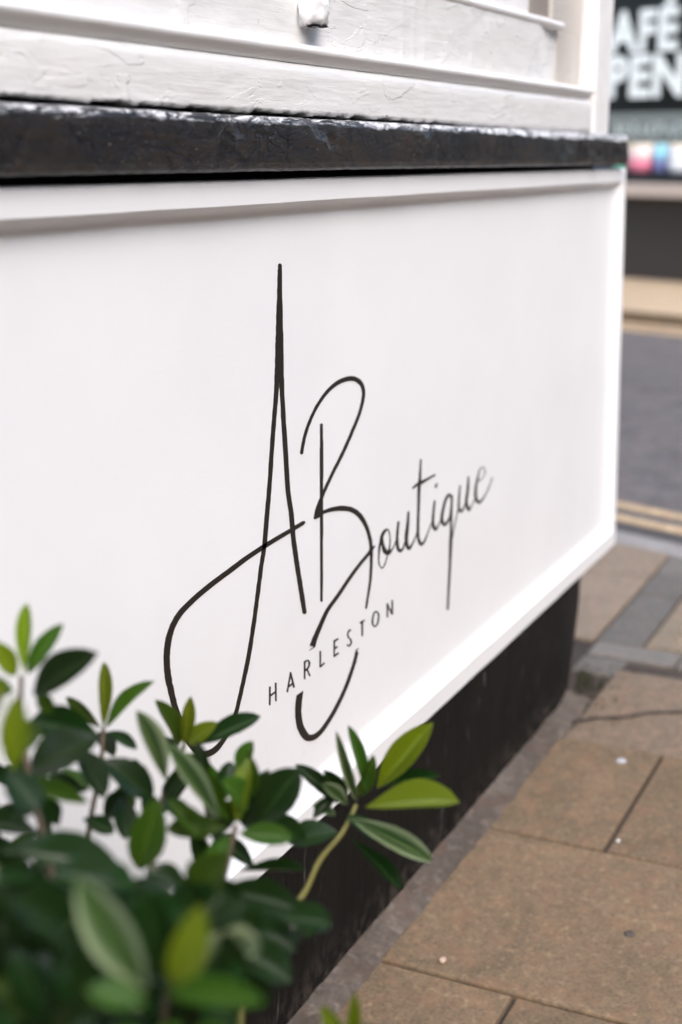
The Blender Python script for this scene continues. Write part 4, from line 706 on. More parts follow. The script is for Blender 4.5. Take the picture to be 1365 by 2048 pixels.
(0.5293,-0.3153,0.7071,0.5341,-0.2986,0.7400,0.0119,'dark'),
(0.5439,-0.4108,0.6973,0.5487,-0.4397,0.7162,0.0149,'dark'),
(0.5488,-0.3145,0.6364,0.5455,-0.3022,0.6639,0.0135,'dark'),
(0.7672,-0.1779,0.4488,0.7933,-0.2034,0.4853,0.0227,'dark'),
(0.6103,-0.3251,0.6350,0.6280,-0.3355,0.6500,0.0130,'dark'),
(0.7346,-0.2536,0.5925,0.7577,-0.2891,0.5749,0.0231,'dark'),
(0.6609,-0.3021,0.6156,0.6692,-0.3382,0.6108,0.0205,'dark'),
(0.7162,-0.1810,0.4973,0.7326,-0.2153,0.5375,0.0134,'dark'),
(0.7234,-0.1920,0.5236,0.7120,-0.1617,0.5631,0.0158,'dark'),
(0.7513,-0.2308,0.4884,0.7652,-0.2669,0.5175,0.0241,'dark'),
(0.5381,-0.2776,0.7184,0.5291,-0.2404,0.7337,0.0128,'dark'),
(0.6643,-0.2721,0.6057,0.6692,-0.2732,0.6419,0.0174,'dark'),
(0.6105,-0.3403,0.6675,0.6303,-0.3595,0.6972,0.0122,'dark'),
(0.6758,-0.1620,0.6464,0.6742,-0.1651,0.6965,0.0133,'dark'),
(0.7065,-0.3245,0.5490,0.7024,-0.2938,0.5654,0.0220,'dark'),
(0.6384,-0.2618,0.6391,0.6697,-0.2919,0.6552,0.0154,'dark'),
(0.6274,-0.3282,0.6164,0.6289,-0.3340,0.6661,0.0110,'dark'),
(0.6124,-0.3695,0.6899,0.6275,-0.3944,0.7027,0.0179,'dark'),
(0.6401,-0.2600,0.6641,0.6470,-0.3103,0.6641,0.0137,'dark'),
(0.6063,-0.2069,0.6196,0.6112,-0.2342,0.6673,0.0183,'mid'),
(0.7706,-0.2236,0.4960,0.7801,-0.2379,0.5329,0.0221,'dark'),
(0.6486,-0.1865,0.6858,0.6384,-0.1802,0.7171,0.0200,'dark'),
(0.5265,-0.2910,0.6787,0.5397,-0.3124,0.6756,0.0150,'mid'),
(0.7114,-0.2047,0.4992,0.7307,-0.2315,0.5292,0.0187,'dark'),
(0.7475,-0.2009,0.5056,0.7740,-0.2316,0.5413,0.0241,'pale'),
(0.5627,-0.3628,0.6816,0.5863,-0.3843,0.6845,0.0133,'dark'),
(0.7224,-0.2867,0.5553,0.7026,-0.2710,0.5847,0.0172,'dark'),
(0.6682,-0.2478,0.6118,0.6724,-0.2726,0.6529,0.0169,'dark'),
(0.6861,-0.2430,0.5382,0.6893,-0.2930,0.5419,0.0220,'dark'),
(0.5478,-0.3668,0.7374,0.5564,-0.4010,0.7319,0.0155,'dark'),
(0.7104,-0.1461,0.5182,0.7326,-0.1893,0.4986,0.0217,'dark'),
(0.6757,-0.1442,0.6033,0.6831,-0.1276,0.6493,0.0200,'dark'),
(0.5466,-0.3501,0.6780,0.5347,-0.3179,0.6999,0.0163,'dark'),
(0.6791,-0.1917,0.5263,0.6760,-0.1594,0.5396,0.0162,'dark'),
(0.5425,-0.2773,0.6638,0.5494,-0.2900,0.6993,0.0103,'dark'),
(0.6356,-0.3188,0.6593,0.6134,-0.2920,0.6916,0.0138,'dark'),
(0.5542,-0.3738,0.6452,0.5663,-0.3883,0.6618,0.0104,'mid'),
(0.7853,-0.2548,0.5152,0.7879,-0.2927,0.5382,0.0199,'pale'),
(0.7334,-0.1624,0.5583,0.7326,-0.1684,0.5965,0.0242,'dark'),
(0.7081,-0.2894,0.5328,0.7190,-0.3375,0.5673,0.0201,'dark'),
(0.5761,-0.2763,0.7007,0.5823,-0.3169,0.7143,0.0112,'dark'),
(0.7626,-0.1130,0.6063,0.7373,-0.0821,0.6410,0.0192,'dark'),
(0.8225,-0.2477,0.5208,0.8220,-0.2237,0.5710,0.0167,'dark'),
(0.5623,-0.2654,0.6546,0.5485,-0.2526,0.6913,0.0130,'dark'),
(0.7623,-0.2769,0.4955,0.7747,-0.2872,0.5246,0.0204,'dark'),
(0.6270,-0.2493,0.6371,0.6483,-0.2685,0.6545,0.0217,'pale'),
(0.7576,-0.2433,0.5697,0.7317,-0.1990,0.5882,0.0149,'dark'),
(0.5179,-0.4029,0.7013,0.5002,-0.3872,0.7299,0.0096,'dark'),
(0.7103,-0.2925,0.5665,0.7024,-0.2597,0.5873,0.0126,'dark'),
(0.7920,-0.2746,0.5157,0.8118,-0.2759,0.5696,0.0228,'mid'),
(0.4790,-0.3372,0.6906,0.4864,-0.3188,0.7138,0.0121,'dark'),
(0.7353,-0.1780,0.5505,0.7429,-0.1743,0.5922,0.0167,'dark'),
(0.6584,-0.2209,0.5616,0.6528,-0.1894,0.5997,0.0218,'dark'),
(0.7818,-0.1481,0.5646,0.7835,-0.1198,0.5873,0.0243,'dark'),
(0.5754,-0.4029,0.7072,0.5873,-0.4255,0.7048,0.0173,'pale'),
(0.7407,-0.0866,0.6028,0.7487,-0.0579,0.6335,0.0143,'mid'),
(0.5960,-0.2466,0.6336,0.5846,-0.2307,0.6637,0.0151,'dark'),
(0.6116,-0.3214,0.6035,0.6273,-0.3516,0.5895,0.0127,'dark'),
(0.7333,-0.1456,0.4959,0.7377,-0.1291,0.5379,0.0155,'dark'),
(0.7390,-0.1709,0.5871,0.7529,-0.2103,0.5906,0.0236,'mid'),
(0.5174,-0.3457,0.6708,0.5163,-0.3725,0.7012,0.0145,'dark'),
(0.6162,-0.3073,0.6664,0.6223,-0.3150,0.6940,0.0162,'dark'),
(0.5723,-0.3347,0.6909,0.5544,-0.3066,0.7213,0.0116,'dark'),
(0.7045,-0.1656,0.5068,0.7146,-0.1951,0.4961,0.0181,'mid'),
(0.7160,-0.0977,0.4810,0.7009,-0.0684,0.4917,0.0224,'dark'),
(0.7442,-0.2756,0.5378,0.7560,-0.2837,0.5805,0.0218,'dark'),
(0.7097,-0.2803,0.5619,0.6845,-0.2549,0.5886,0.0192,'dark'),
(0.7346,-0.3165,0.5533,0.7182,-0.2960,0.5931,0.0159,'pale'),
(0.7436,-0.2145,0.5004,0.7454,-0.1936,0.5436,0.0216,'pale'),
(0.7384,-0.2967,0.5323,0.7266,-0.2650,0.5362,0.0145,'dark'),
(0.7406,-0.2118,0.5401,0.7731,-0.2494,0.5449,0.0233,'pale'),
(0.6860,-0.1528,0.5302,0.6818,-0.1196,0.5491,0.0157,'pale'),
(0.4969,-0.3161,0.7501,0.4922,-0.3142,0.7798,0.0178,'pale'),
(0.8262,-0.2541,0.5231,0.8080,-0.2116,0.5515,0.0199,'dark'),
(0.6392,-0.2348,0.5688,0.6270,-0.2058,0.5897,0.0147,'dark'),
(0.7782,-0.2698,0.4747,0.8001,-0.2848,0.5035,0.0148,'mid'),
(0.7033,-0.2468,0.5242,0.7022,-0.2378,0.5649,0.0228,'dark'),
(0.7467,-0.1272,0.5373,0.7700,-0.1682,0.5130,0.0201,'dark'),
(0.5953,-0.3286,0.7051,0.6068,-0.3596,0.7121,0.0170,'dark'),
(0.6840,-0.2016,0.5507,0.6986,-0.2407,0.5664,0.0166,'dark'),
(0.7072,-0.2512,0.6100,0.7189,-0.2699,0.6387,0.0173,'mid'),
(0.5414,-0.2765,0.6733,0.5386,-0.2718,0.7060,0.0102,'dark'),
(0.5310,-0.3831,0.7264,0.5522,-0.3913,0.7391,0.0100,'dark'),
(0.7170,-0.2344,0.5278,0.7087,-0.2337,0.5739,0.0221,'dark'),
(0.7618,-0.2841,0.5536,0.7474,-0.2573,0.5763,0.0159,'mid'),
(0.6875,-0.1706,0.5950,0.6782,-0.1693,0.6347,0.0164,'dark'),
(0.6050,-0.3972,0.6233,0.6062,-0.3765,0.6553,0.0182,'dark'),
(0.5440,-0.4041,0.6672,0.5445,-0.4353,0.6781,0.0144,'mid'),
(0.7049,-0.1511,0.5854,0.7103,-0.1636,0.6444,0.0159,'dark'),
(0.5794,-0.2684,0.6970,0.5829,-0.2727,0.7281,0.0163,'dark'),
(0.5278,-0.3286,0.6707,0.5279,-0.3093,0.7064,0.0169,'dark'),
(0.5188,-0.3618,0.6867,0.5221,-0.3410,0.7149,0.0162,'dark'),
(0.5584,-0.3248,0.6447,0.5658,-0.3368,0.6740,0.0170,'pale'),
(0.5910,-0.3139,0.7119,0.5939,-0.3430,0.7162,0.0164,'dark'),
(0.7783,-0.2460,0.5435,0.7801,-0.2419,0.5895,0.0177,'pale'),
(0.6074,-0.2960,0.6029,0.6020,-0.2642,0.6029,0.0156,'dark'),
(0.7581,-0.2254,0.4849,0.7593,-0.2612,0.4826,0.0195,'dark'),
(0.6559,-0.3249,0.6437,0.6628,-0.3753,0.6630,0.0143,'dark'),
(0.8862,-0.2550,0.5649,0.8873,-0.2256,0.5841,0.0137,'dark'),
(0.8945,-0.1670,0.5894,0.9085,-0.1868,0.6240,0.0157,'dark'),
(0.8817,-0.2195,0.5525,0.8705,-0.2088,0.5943,0.0140,'dark'),
(0.8568,-0.2303,0.6168,0.8565,-0.2501,0.6455,0.0147,'dark'),
(0.8962,-0.2226,0.6166,0.9116,-0.2216,0.6384,0.0169,'dark'),
(0.8492,-0.2368,0.6477,0.8562,-0.2238,0.6781,0.0115,'dark'),
(0.8522,-0.0702,0.5885,0.8504,-0.0826,0.6334,0.0136,'mid'),
(0.8698,-0.1845,0.6183,0.8848,-0.1982,0.6419,0.0115,'dark'),
(0.8148,-0.0883,0.6274,0.7966,-0.0650,0.6552,0.0121,'dark'),
(0.7929,-0.1025,0.5692,0.7880,-0.0878,0.5999,0.0121,'dark'),
(0.7786,-0.1370,0.6235,0.7808,-0.1278,0.6492,0.0103,'dark'),
(0.8655,-0.2214,0.5501,0.8550,-0.2238,0.5830,0.0128,'dark'),
(0.8563,-0.0659,0.5927,0.8618,-0.0369,0.6204,0.0147,'dark'),
(0.8091,-0.1019,0.6472,0.7985,-0.0889,0.6687,0.0108,'dark'),
(0.8249,-0.0539,0.5859,0.8263,-0.0826,0.6050,0.0132,'dark'),
(0.8968,-0.2086,0.5523,0.9150,-0.2219,0.5741,0.0161,'dark'),
(0.8964,-0.2427,0.5924,0.8981,-0.2711,0.6174,0.0163,'dark'),
(0.8844,-0.1552,0.6056,0.8738,-0.1557,0.6432,0.0151,'dark'),
(0.8645,-0.1811,0.5970,0.8660,-0.1687,0.6194,0.0147,'dark'),
(0.7756,-0.1335,0.5989,0.7822,-0.1386,0.6335,0.0111,'dark'),
(0.8005,-0.1601,0.6475,0.7980,-0.1291,0.6548,0.0104,'dark'),
(0.7883,-0.0754,0.6362,0.7833,-0.0439,0.6498,0.0138,'mid'),
(0.8707,-0.2643,0.6348,0.8651,-0.2615,0.6738,0.0113,'mid'),
(0.8552,-0.2692,0.6326,0.8367,-0.2576,0.6612,0.0160,'mid'),
(0.9117,-0.2283,0.6264,0.9224,-0.2357,0.6544,0.0136,'mid'),
(0.7919,-0.0932,0.5723,0.8015,-0.1085,0.6004,0.0145,'mid'),
(0.8480,-0.1591,0.6073,0.8475,-0.1659,0.6358,0.0163,'mid'),
(0.6916,-0.2054,0.5500,0.7082,-0.2238,0.5404,0.0122,'dark'),
(0.5565,-0.2713,0.7227,0.5581,-0.3023,0.7305,0.0067,'dark'),
(0.7173,-0.2387,0.5003,0.7066,-0.2081,0.5113,0.0116,'dark'),
(0.6546,-0.2724,0.6216,0.6510,-0.2991,0.6358,0.0083,'dark'),
(0.7259,-0.1210,0.5585,0.7500,-0.1404,0.5725,0.0084,'dark'),
(0.6377,-0.3587,0.6520,0.6582,-0.3788,0.6491,0.0072,'dark'),
(0.7220,-0.1854,0.4927,0.7317,-0.2072,0.4915,0.0096,'mid'),
(0.6787,-0.2349,0.5476,0.6854,-0.2526,0.5807,0.0077,'dark'),
(0.8368,-0.1661,0.5335,0.8559,-0.2014,0.5294,0.0122,'dark'),
(0.6161,-0.1934,0.6519,0.6232,-0.1752,0.6712,0.0082,'dark'),
(0.6978,-0.1702,0.6378,0.7142,-0.1822,0.6534,0.0082,'dark'),
(0.6883,-0.2891,0.6349,0.6693,-0.2748,0.6668,0.0106,'dark'),
(0.7760,-0.2998,0.5206,0.7700,-0.2865,0.5372,0.0094,'mid'),
(0.6622,-0.2561,0.6253,0.6605,-0.2667,0.6639,0.0088,'dark'),
(0.6804,-0.1592,0.5199,0.6872,-0.1794,0.5205,0.0112,'dark'),
(0.6087,-0.2887,0.6217,0.6255,-0.2908,0.6356,0.0069,'dark'),
(0.7811,-0.2174,0.5144,0.7854,-0.1945,0.5367,0.0082,'dark'),
(0.7114,-0.3246,0.5535,0.7127,-0.3383,0.5839,0.0078,'dark'),
(0.7568,-0.0671,0.5000,0.7738,-0.0916,0.5283,0.0135,'dark'),
(0.6553,-0.2770,0.6487,0.6535,-0.2811,0.6750,0.0102,'dark'),
(0.6890,-0.2290,0.5430,0.6917,-0.2507,0.5747,0.0128,'dark'),
(0.6418,-0.3286,0.6063,0.6553,-0.3490,0.6045,0.0095,'dark'),
(0.8281,-0.2445,0.4479,0.8492,-0.2624,0.4751,0.0114,'dark'),
(0.5939,-0.2931,0.6611,0.5930,-0.3007,0.6824,0.0100,'mid'),
(0.7012,-0.1774,0.5490,0.7040,-0.1830,0.5760,0.0096,'mid'),
(0.5561,-0.2932,0.6934,0.5655,-0.2965,0.7117,0.0098,'mid'),
(0.7550,-0.1032,0.4396,0.7667,-0.1048,0.4650,0.0123,'dark'),
(0.6032,-0.2347,0.5985,0.6128,-0.2557,0.6177,0.0075,'dark'),
(0.7889,-0.1600,0.5247,0.7907,-0.1963,0.5359,0.0130,'dark'),
(0.6322,-0.2963,0.6231,0.6337,-0.3317,0.6375,0.0094,'dark'),
(0.7517,-0.1867,0.5859,0.7525,-0.2108,0.6073,0.0100,'dark'),
(0.6280,-0.2741,0.6202,0.6338,-0.2626,0.6337,0.0083,'dark'),
(0.7492,-0.2242,0.5540,0.7499,-0.2207,0.5789,0.0084,'dark'),
(0.5935,-0.2918,0.6017,0.6016,-0.2940,0.6239,0.0099,'mid'),
(0.7326,-0.2508,0.4998,0.7297,-0.2450,0.5327,0.0098,'mid'),
(0.6165,-0.2297,0.6874,0.6103,-0.2234,0.7090,0.0115,'dark'),
(0.8303,-0.1970,0.5004,0.8341,-0.2342,0.5094,0.0087,'dark'),
(0.5922,-0.3801,0.7005,0.6138,-0.3900,0.7149,0.0100,'dark'),
(0.7022,-0.2322,0.5488,0.7051,-0.2246,0.5741,0.0099,'dark'),
(0.6440,-0.2531,0.5770,0.6458,-0.2789,0.6044,0.0090,'mid'),
(0.7641,-0.0836,0.4476,0.7578,-0.0580,0.4580,0.0095,'dark'),
(0.6984,-0.3466,0.6265,0.6889,-0.3251,0.6326,0.0089,'dark'),
(0.7869,-0.1863,0.4967,0.7917,-0.1769,0.5306,0.0090,'dark'),
(0.6461,-0.3549,0.6785,0.6390,-0.3270,0.6812,0.0095,'mid'),
(0.7392,-0.2741,0.5886,0.7492,-0.2824,0.6122,0.0118,'dark'),
(0.6283,-0.2594,0.6087,0.6320,-0.2410,0.6201,0.0104,'dark'),
(0.7089,-0.1807,0.6159,0.7125,-0.1502,0.6350,0.0080,'dark'),
(0.6088,-0.4058,0.6932,0.6084,-0.4091,0.7145,0.0093,'dark'),
(0.7127,-0.1472,0.5639,0.7210,-0.1473,0.5899,0.0133,'dark'),
(0.6108,-0.2141,0.5932,0.6029,-0.2052,0.6125,0.0095,'dark'),
(0.7195,-0.1464,0.6112,0.7076,-0.1223,0.6369,0.0099,'dark'),
(0.5385,-0.3201,0.6574,0.5413,-0.3365,0.6733,0.0070,'mid'),
(0.7423,-0.3246,0.5648,0.7424,-0.3092,0.5881,0.0089,'dark'),
(0.6319,-0.2114,0.5679,0.6387,-0.2394,0.5800,0.0099,'mid'),
(0.7731,-0.2692,0.5255,0.7786,-0.2827,0.5574,0.0097,'dark'),
(0.6046,-0.3533,0.6701,0.6168,-0.3497,0.6907,0.0078,'mid'),
(0.7418,-0.1533,0.5074,0.7559,-0.1693,0.5076,0.0113,'dark'),
(0.6401,-0.2193,0.6415,0.6431,-0.2111,0.6589,0.0117,'dark'),
(0.7472,-0.0760,0.5115,0.7653,-0.1027,0.5028,0.0136,'mid'),
(0.6605,-0.2908,0.6382,0.6633,-0.3046,0.6555,0.0103,'dark'),
(0.7867,-0.0824,0.5620,0.7973,-0.0946,0.5768,0.0144,'dark'),
(0.6719,-0.1772,0.6248,0.6653,-0.1722,0.6578,0.0123,'dark'),
(0.8092,-0.2766,0.4638,0.7907,-0.2542,0.4757,0.0118,'mid'),
(0.7371,-0.3309,0.6262,0.7182,-0.3151,0.6534,0.0081,'dark'),
(0.7501,-0.0951,0.4594,0.7630,-0.1117,0.4548,0.0087,'mid'),
(0.5702,-0.3479,0.6830,0.5898,-0.3612,0.6915,0.0060,'dark'),
(0.7309,-0.2056,0.5953,0.7248,-0.2037,0.6186,0.0120,'mid'),
(0.6765,-0.2326,0.5689,0.6785,-0.2396,0.5959,0.0107,'dark'),
(0.7231,-0.1475,0.6165,0.7097,-0.1404,0.6462,0.0122,'dark'),
(0.5743,-0.3783,0.6849,0.5714,-0.3929,0.7125,0.0084,'dark'),
(0.7794,-0.1163,0.5539,0.7815,-0.1011,0.5850,0.0125,'mid'),
(0.6057,-0.2184,0.6125,0.6188,-0.2147,0.6305,0.0070,'dark'),
(0.7108,-0.2103,0.6035,0.7137,-0.2510,0.6155,0.0097,'dark'),
(0.6512,-0.2433,0.5762,0.6456,-0.2433,0.6041,0.0101,'dark'),
(0.6829,-0.1479,0.6553,0.6967,-0.1688,0.6519,0.0083,'dark'),
(0.6974,-0.3061,0.5413,0.6847,-0.2974,0.5626,0.0108,'dark'),
(0.8016,-0.1362,0.4671,0.8183,-0.1541,0.4635,0.0141,'dark'),
(0.6113,-0.2721,0.6390,0.6042,-0.2634,0.6637,0.0105,'mid'),
(0.7619,-0.1073,0.4374,0.7687,-0.1203,0.4590,0.0115,'mid'),
(0.6898,-0.2477,0.5846,0.6921,-0.2763,0.5994,0.0083,'dark'),
(0.7427,-0.2034,0.5457,0.7434,-0.2134,0.5744,0.0082,'dark'),
(0.5939,-0.3067,0.6045,0.5963,-0.3163,0.6226,0.0066,'dark'),
(0.7135,-0.1744,0.5486,0.7087,-0.1719,0.5807,0.0113,'dark'),
(0.5693,-0.2638,0.6611,0.5806,-0.2699,0.6776,0.0090,'dark'),
(0.7226,-0.1552,0.4820,0.7260,-0.1958,0.5027,0.0090,'dark'),
(0.6789,-0.3303,0.5620,0.6800,-0.3177,0.5850,0.0091,'dark'),
(0.7905,-0.2427,0.5712,0.8054,-0.2463,0.5947,0.0134,'dark'),
(0.6593,-0.3249,0.6140,0.6560,-0.3237,0.6428,0.0110,'dark'),
(0.6964,-0.1407,0.5699,0.6949,-0.1490,0.6064,0.0132,'dark'),
(0.5386,-0.2721,0.7198,0.5197,-0.2622,0.7346,0.0077,'dark'),
(0.8037,-0.2936,0.5495,0.7959,-0.2965,0.5876,0.0135,'dark'),
(0.6351,-0.2127,0.6502,0.6503,-0.2222,0.6662,0.0116,'dark'),
(0.8276,-0.2490,0.4861,0.8446,-0.2779,0.5005,0.0095,'dark'),
(0.6779,-0.3414,0.5624,0.6740,-0.3620,0.5928,0.0102,'dark'),
(0.8667,-0.2661,0.4808,0.8512,-0.2379,0.4953,0.0093,'dark'),
(0.6404,-0.1964,0.5795,0.6293,-0.1686,0.5899,0.0111,'dark'),
(0.7373,-0.2410,0.4970,0.7423,-0.2581,0.5251,0.0100,'dark'),
(0.5757,-0.2622,0.6776,0.5687,-0.2723,0.7119,0.0064,'dark'),
(0.7461,-0.1656,0.4719,0.7530,-0.1922,0.4779,0.0138,'dark'),
(0.5909,-0.3889,0.7145,0.5837,-0.3810,0.7371,0.0080,'mid'),
(0.6935,-0.1278,0.5236,0.7093,-0.1241,0.5407,0.0131,'dark'),
(0.5913,-0.2249,0.6705,0.5951,-0.2340,0.7031,0.0096,'dark'),
(0.8107,-0.1515,0.5137,0.8238,-0.1397,0.5412,0.0136,'mid'),
(0.5798,-0.2567,0.6572,0.5843,-0.2370,0.6747,0.0098,'dark'),
(0.8454,-0.2123,0.5141,0.8491,-0.2096,0.5380,0.0116,'dark'),
(0.6746,-0.2599,0.5947,0.6785,-0.2969,0.6107,0.0097,'dark'),
(0.7749,-0.1683,0.5061,0.7939,-0.1826,0.5257,0.0086,'dark'),
(0.6481,-0.2237,0.6071,0.6397,-0.2281,0.6390,0.0109,'mid'),
(0.6865,-0.1477,0.4994,0.6982,-0.1725,0.5080,0.0111,'dark'),
(0.6103,-0.3887,0.6520,0.6069,-0.4031,0.6841,0.0101,'dark'),
(0.7804,-0.2760,0.5221,0.7734,-0.2812,0.5572,0.0105,'dark'),
(0.6213,-0.2032,0.5914,0.6275,-0.2177,0.6165,0.0103,'mid'),
(0.8033,-0.1462,0.4795,0.8054,-0.1724,0.5035,0.0131,'dark'),
(0.6888,-0.2415,0.5754,0.6940,-0.2142,0.5919,0.0102,'dark'),
(0.7223,-0.2537,0.6026,0.7329,-0.2748,0.6107,0.0098,'dark'),
(0.5511,-0.2986,0.7045,0.5641,-0.3097,0.6968,0.0099,'mid'),
(0.7540,-0.0824,0.5743,0.7713,-0.0863,0.5861,0.0142,'dark'),
(0.6632,-0.3372,0.6276,0.6646,-0.3182,0.6470,0.0095,'dark'),
(0.6906,-0.1555,0.5290,0.6926,-0.1409,0.5572,0.0130,'mid'),
(0.6100,-0.2751,0.5860,0.6081,-0.2645,0.6162,0.0105,'dark'),
(0.7271,-0.1697,0.5066,0.7348,-0.1627,0.5257,0.0115,'mid'),
(0.5743,-0.3539,0.7007,0.5684,-0.3360,0.7038,0.0078,'dark'),
(0.7096,-0.1881,0.5421,0.7143,-0.2150,0.5735,0.0098,'dark'),
(0.6887,-0.2798,0.6080,0.6947,-0.2853,0.6322,0.0093,'mid'),
(0.7795,-0.1232,0.5779,0.7688,-0.1083,0.5921,0.0131,'dark'),
(0.5849,-0.2264,0.7159,0.5922,-0.2359,0.7400,0.0078,'mid'),
(0.7745,-0.2554,0.5214,0.7789,-0.2393,0.5523,0.0092,'dark'),
(0.5651,-0.2354,0.6077,0.5764,-0.2495,0.6155,0.0088,'mid'),
(0.7245,-0.1544,0.5367,0.7153,-0.1260,0.5586,0.0099,'dark'),
(0.6350,-0.2205,0.6722,0.6503,-0.2264,0.6947,0.0092,'dark'),
(0.6896,-0.1781,0.5187,0.7049,-0.1945,0.5196,0.0097,'dark'),
(0.6028,-0.2792,0.6442,0.6017,-0.3051,0.6656,0.0090,'dark'),
(0.6990,-0.2269,0.5228,0.6995,-0.2455,0.5553,0.0078,'dark'),
(0.5203,-0.2837,0.6682,0.5060,-0.2851,0.6898,0.0070,'dark'),
(0.7033,-0.2136,0.5985,0.6885,-0.2055,0.6197,0.0084,'mid'),
(0.6016,-0.2481,0.6435,0.6229,-0.2677,0.6428,0.0104,'mid'),
(0.7359,-0.1490,0.4934,0.7314,-0.1462,0.5228,0.0107,'dark'),
(0.6187,-0.2600,0.6733,0.6182,-0.2566,0.7012,0.0068,'mid'),
(0.7486,-0.1216,0.4682,0.7610,-0.1521,0.4816,0.0125,'dark'),
(0.6533,-0.1785,0.6030,0.6491,-0.1613,0.6244,0.0107,'dark'),
(0.7070,-0.1303,0.6041,0.7107,-0.1632,0.6068,0.0107,'dark'),
(0.5713,-0.3439,0.6260,0.5658,-0.3158,0.6335,0.0062,'dark'),
(0.7888,-0.2491,0.5020,0.7904,-0.2497,0.5443,0.0134,'mid'),
(0.6700,-0.2955,0.6120,0.6707,-0.2729,0.6236,0.0115,'dark'),
(0.6847,-0.1249,0.5341,0.7018,-0.1485,0.5320,0.0091,'dark'),
(0.6371,-0.1938,0.5949,0.6217,-0.1881,0.6304,0.0108,'dark'),
(0.7695,-0.1537,0.4911,0.7844,-0.1769,0.5150,0.0122,'dark'),
(0.6078,-0.3474,0.6046,0.6089,-0.3778,0.6264,0.0098,'dark'),
(0.8009,-0.2110,0.4494,0.7958,-0.1781,0.4530,0.0108,'dark'),
(0.6374,-0.2678,0.6132,0.6293,-0.2722,0.6490,0.0070,'dark'),
]
STEMS = [
[(0.9837,-0.2987,0.5847),(0.9653,-0.2946,0.5670),(0.9441,-0.2842,0.5497),(0.9158,-0.2831,0.5324),(0.8845,-0.2736,0.5187),(0.8327,-0.2740,0.4965)],
[(0.7533,-0.1449,0.7531),(0.7386,-0.1543,0.7262),(0.7169,-0.1769,0.6927),(0.6934,-0.2108,0.6338),(0.6616,-0.2455,0.5448)],
[(0.8775,-0.1241,0.6621),(0.8613,-0.1312,0.6339),(0.8358,-0.1395,0.6108),(0.8124,-0.1515,0.5889),(0.7760,-0.1893,0.5584),(0.7229,-0.2318,0.5019)],
[(0.9416,-0.1593,0.6281),(0.9084,-0.1692,0.6157),(0.8776,-0.1785,0.6125),(0.8412,-0.1910,0.5841),(0.7892,-0.2172,0.5584),(0.7302,-0.2473,0.5019)],
[(0.8417,-0.2649,0.6235),(0.8170,-0.2717,0.6056),(0.7902,-0.2765,0.5840),(0.7580,-0.2775,0.5493),(0.7222,-0.2755,0.5072)],
[(0.5979,-0.3587,0.6547),(0.6070,-0.3494,0.6218),(0.6195,-0.3324,0.5736)],
[(0.7526,-0.3963,0.5337),(0.7546,-0.3902,0.5105),(0.7561,-0.3708,0.4677)],
]

# ------------------------------------------------------------------ setting: ground, road, pavements
D = Vector((0.36, 1.0, 0)).normalized()          # direction of the side street
N = Vector((D.y, -D.x, 0))                       # away across the street
def street(s, t, z=0.0):
    """s metres along the side street, t metres across it from the near kerb's outer edge"""
    p = Vector((3.975, 0.0, 0)) + D * s + N * t
    return (p.x, p.y, z)
def strip(name, t0, t1, s0, s1, z, mat, parent=None, n=1):
    vs, fs = [], []
    for i in range(n + 1):
        s = s0 + (s1 - s0) * i / n
        vs += [street(s, t0, z), street(s, t1, z)]
    for i in range(n):
        fs.append((2 * i, 2 * i + 1, 2 * i + 3, 2 * i + 2))
    o = mesh(name, vs, fs, mat, parent)
    return o

tag(mesh('ground', [(-400, -400, -0.2), (400, -400, -0.2), (400, 400, -0.2), (-400, 400, -0.2)], [(0, 1, 2, 3)], M_gutter), kind='structure')
road = tag(strip('road', 0.0, 4.9, -40, 40, -0.02, M_road), kind='structure')
strip('gutter', 0.002, 0.12, -40, 40, -0.016, M_gutter, road)
for t in (0.146, 0.286):
    strip('yellow_line', t, t + 0.074, -40, 40, -0.016, M_yellow, road)
for t in (4.14, 4.36):
    strip('yellow_line', t, t + 0.15, -40, 40, -0.016, M_yellow, road)

# near pavement: a mortar bed with every slab, block and kerb stone laid on it
bed = [(-6, -3.6), (2.63, -3.6), (3.87, -0.16), (4.6, 1.85), (3.6, 2.4), (-6, 2.4)]
bed = [(-6, -3.6), (2.63, -3.6)] + [street(0, -0.118)[:2]] + [street(2.6, -0.118)[:2], (-6, 2.4)]
pavement = tag(prism('pavement', bed, -0.19, -0.010, M_mortar), kind='structure')
def slab_me(w, d, h=0.05, bev=0.004):
    bm = bmesh.new()
    bmesh.ops.create_cube(bm, size=1.0)
    for v in bm.verts:
        v.co = Vector((v.co.x * w, v.co.y * d, (v.co.z - 0.5) * h))
    te = [e for e in bm.edges if all(v.co.z > -1e-6 for v in e.verts)]
    bmesh.ops.bevel(bm, geom=te, offset=bev, segments=2, affect='EDGES', profile=0.5)
    me = bpy.data.meshes.new('paving_slab')
    bm.to_mesh(me); bm.free()
    return me
slab_cache = {}
def lay(name, x0, x1, y0, y1, mat, z=0.0, joint=0.007, ang=0.0):
    w, d = round(x1 - x0 - joint, 4), round(y1 - y0 - joint, 4)
    key = (w, d, mat.name)
    if key not in slab_cache:
        me = slab_me(w, d); me.materials.append(mat); slab_cache[key] = me
    o = link(name, slab_cache[key], None, pavement)
    o.location = ((x0 + x1) / 2, (y0 + y1) / 2, z + random.uniform(-0.0018, 0.0014))
    o.rotation_euler = (random.uniform(-0.003, 0.003), random.uniform(-0.003, 0.003), ang + random.uniform(-0.003, 0.003))
    return o
xj = [0.29, 0.74, 1.19, 1.64, 2.091, 2.511]
for i, (a, b) in enumerate(zip(xj[:-1], xj[1:])):
    if i % 2 == 0:
        rows = [-0.031, -0.235, -0.685, -1.135, -1.585]
    else:
        rows = [-0.031, -0.460, -0.91, -1.36, -1.81]
    for hi, lo in zip(rows[:-1], rows[1:]):
        lay('paving_slab', a, b, lo, hi, M_slab)
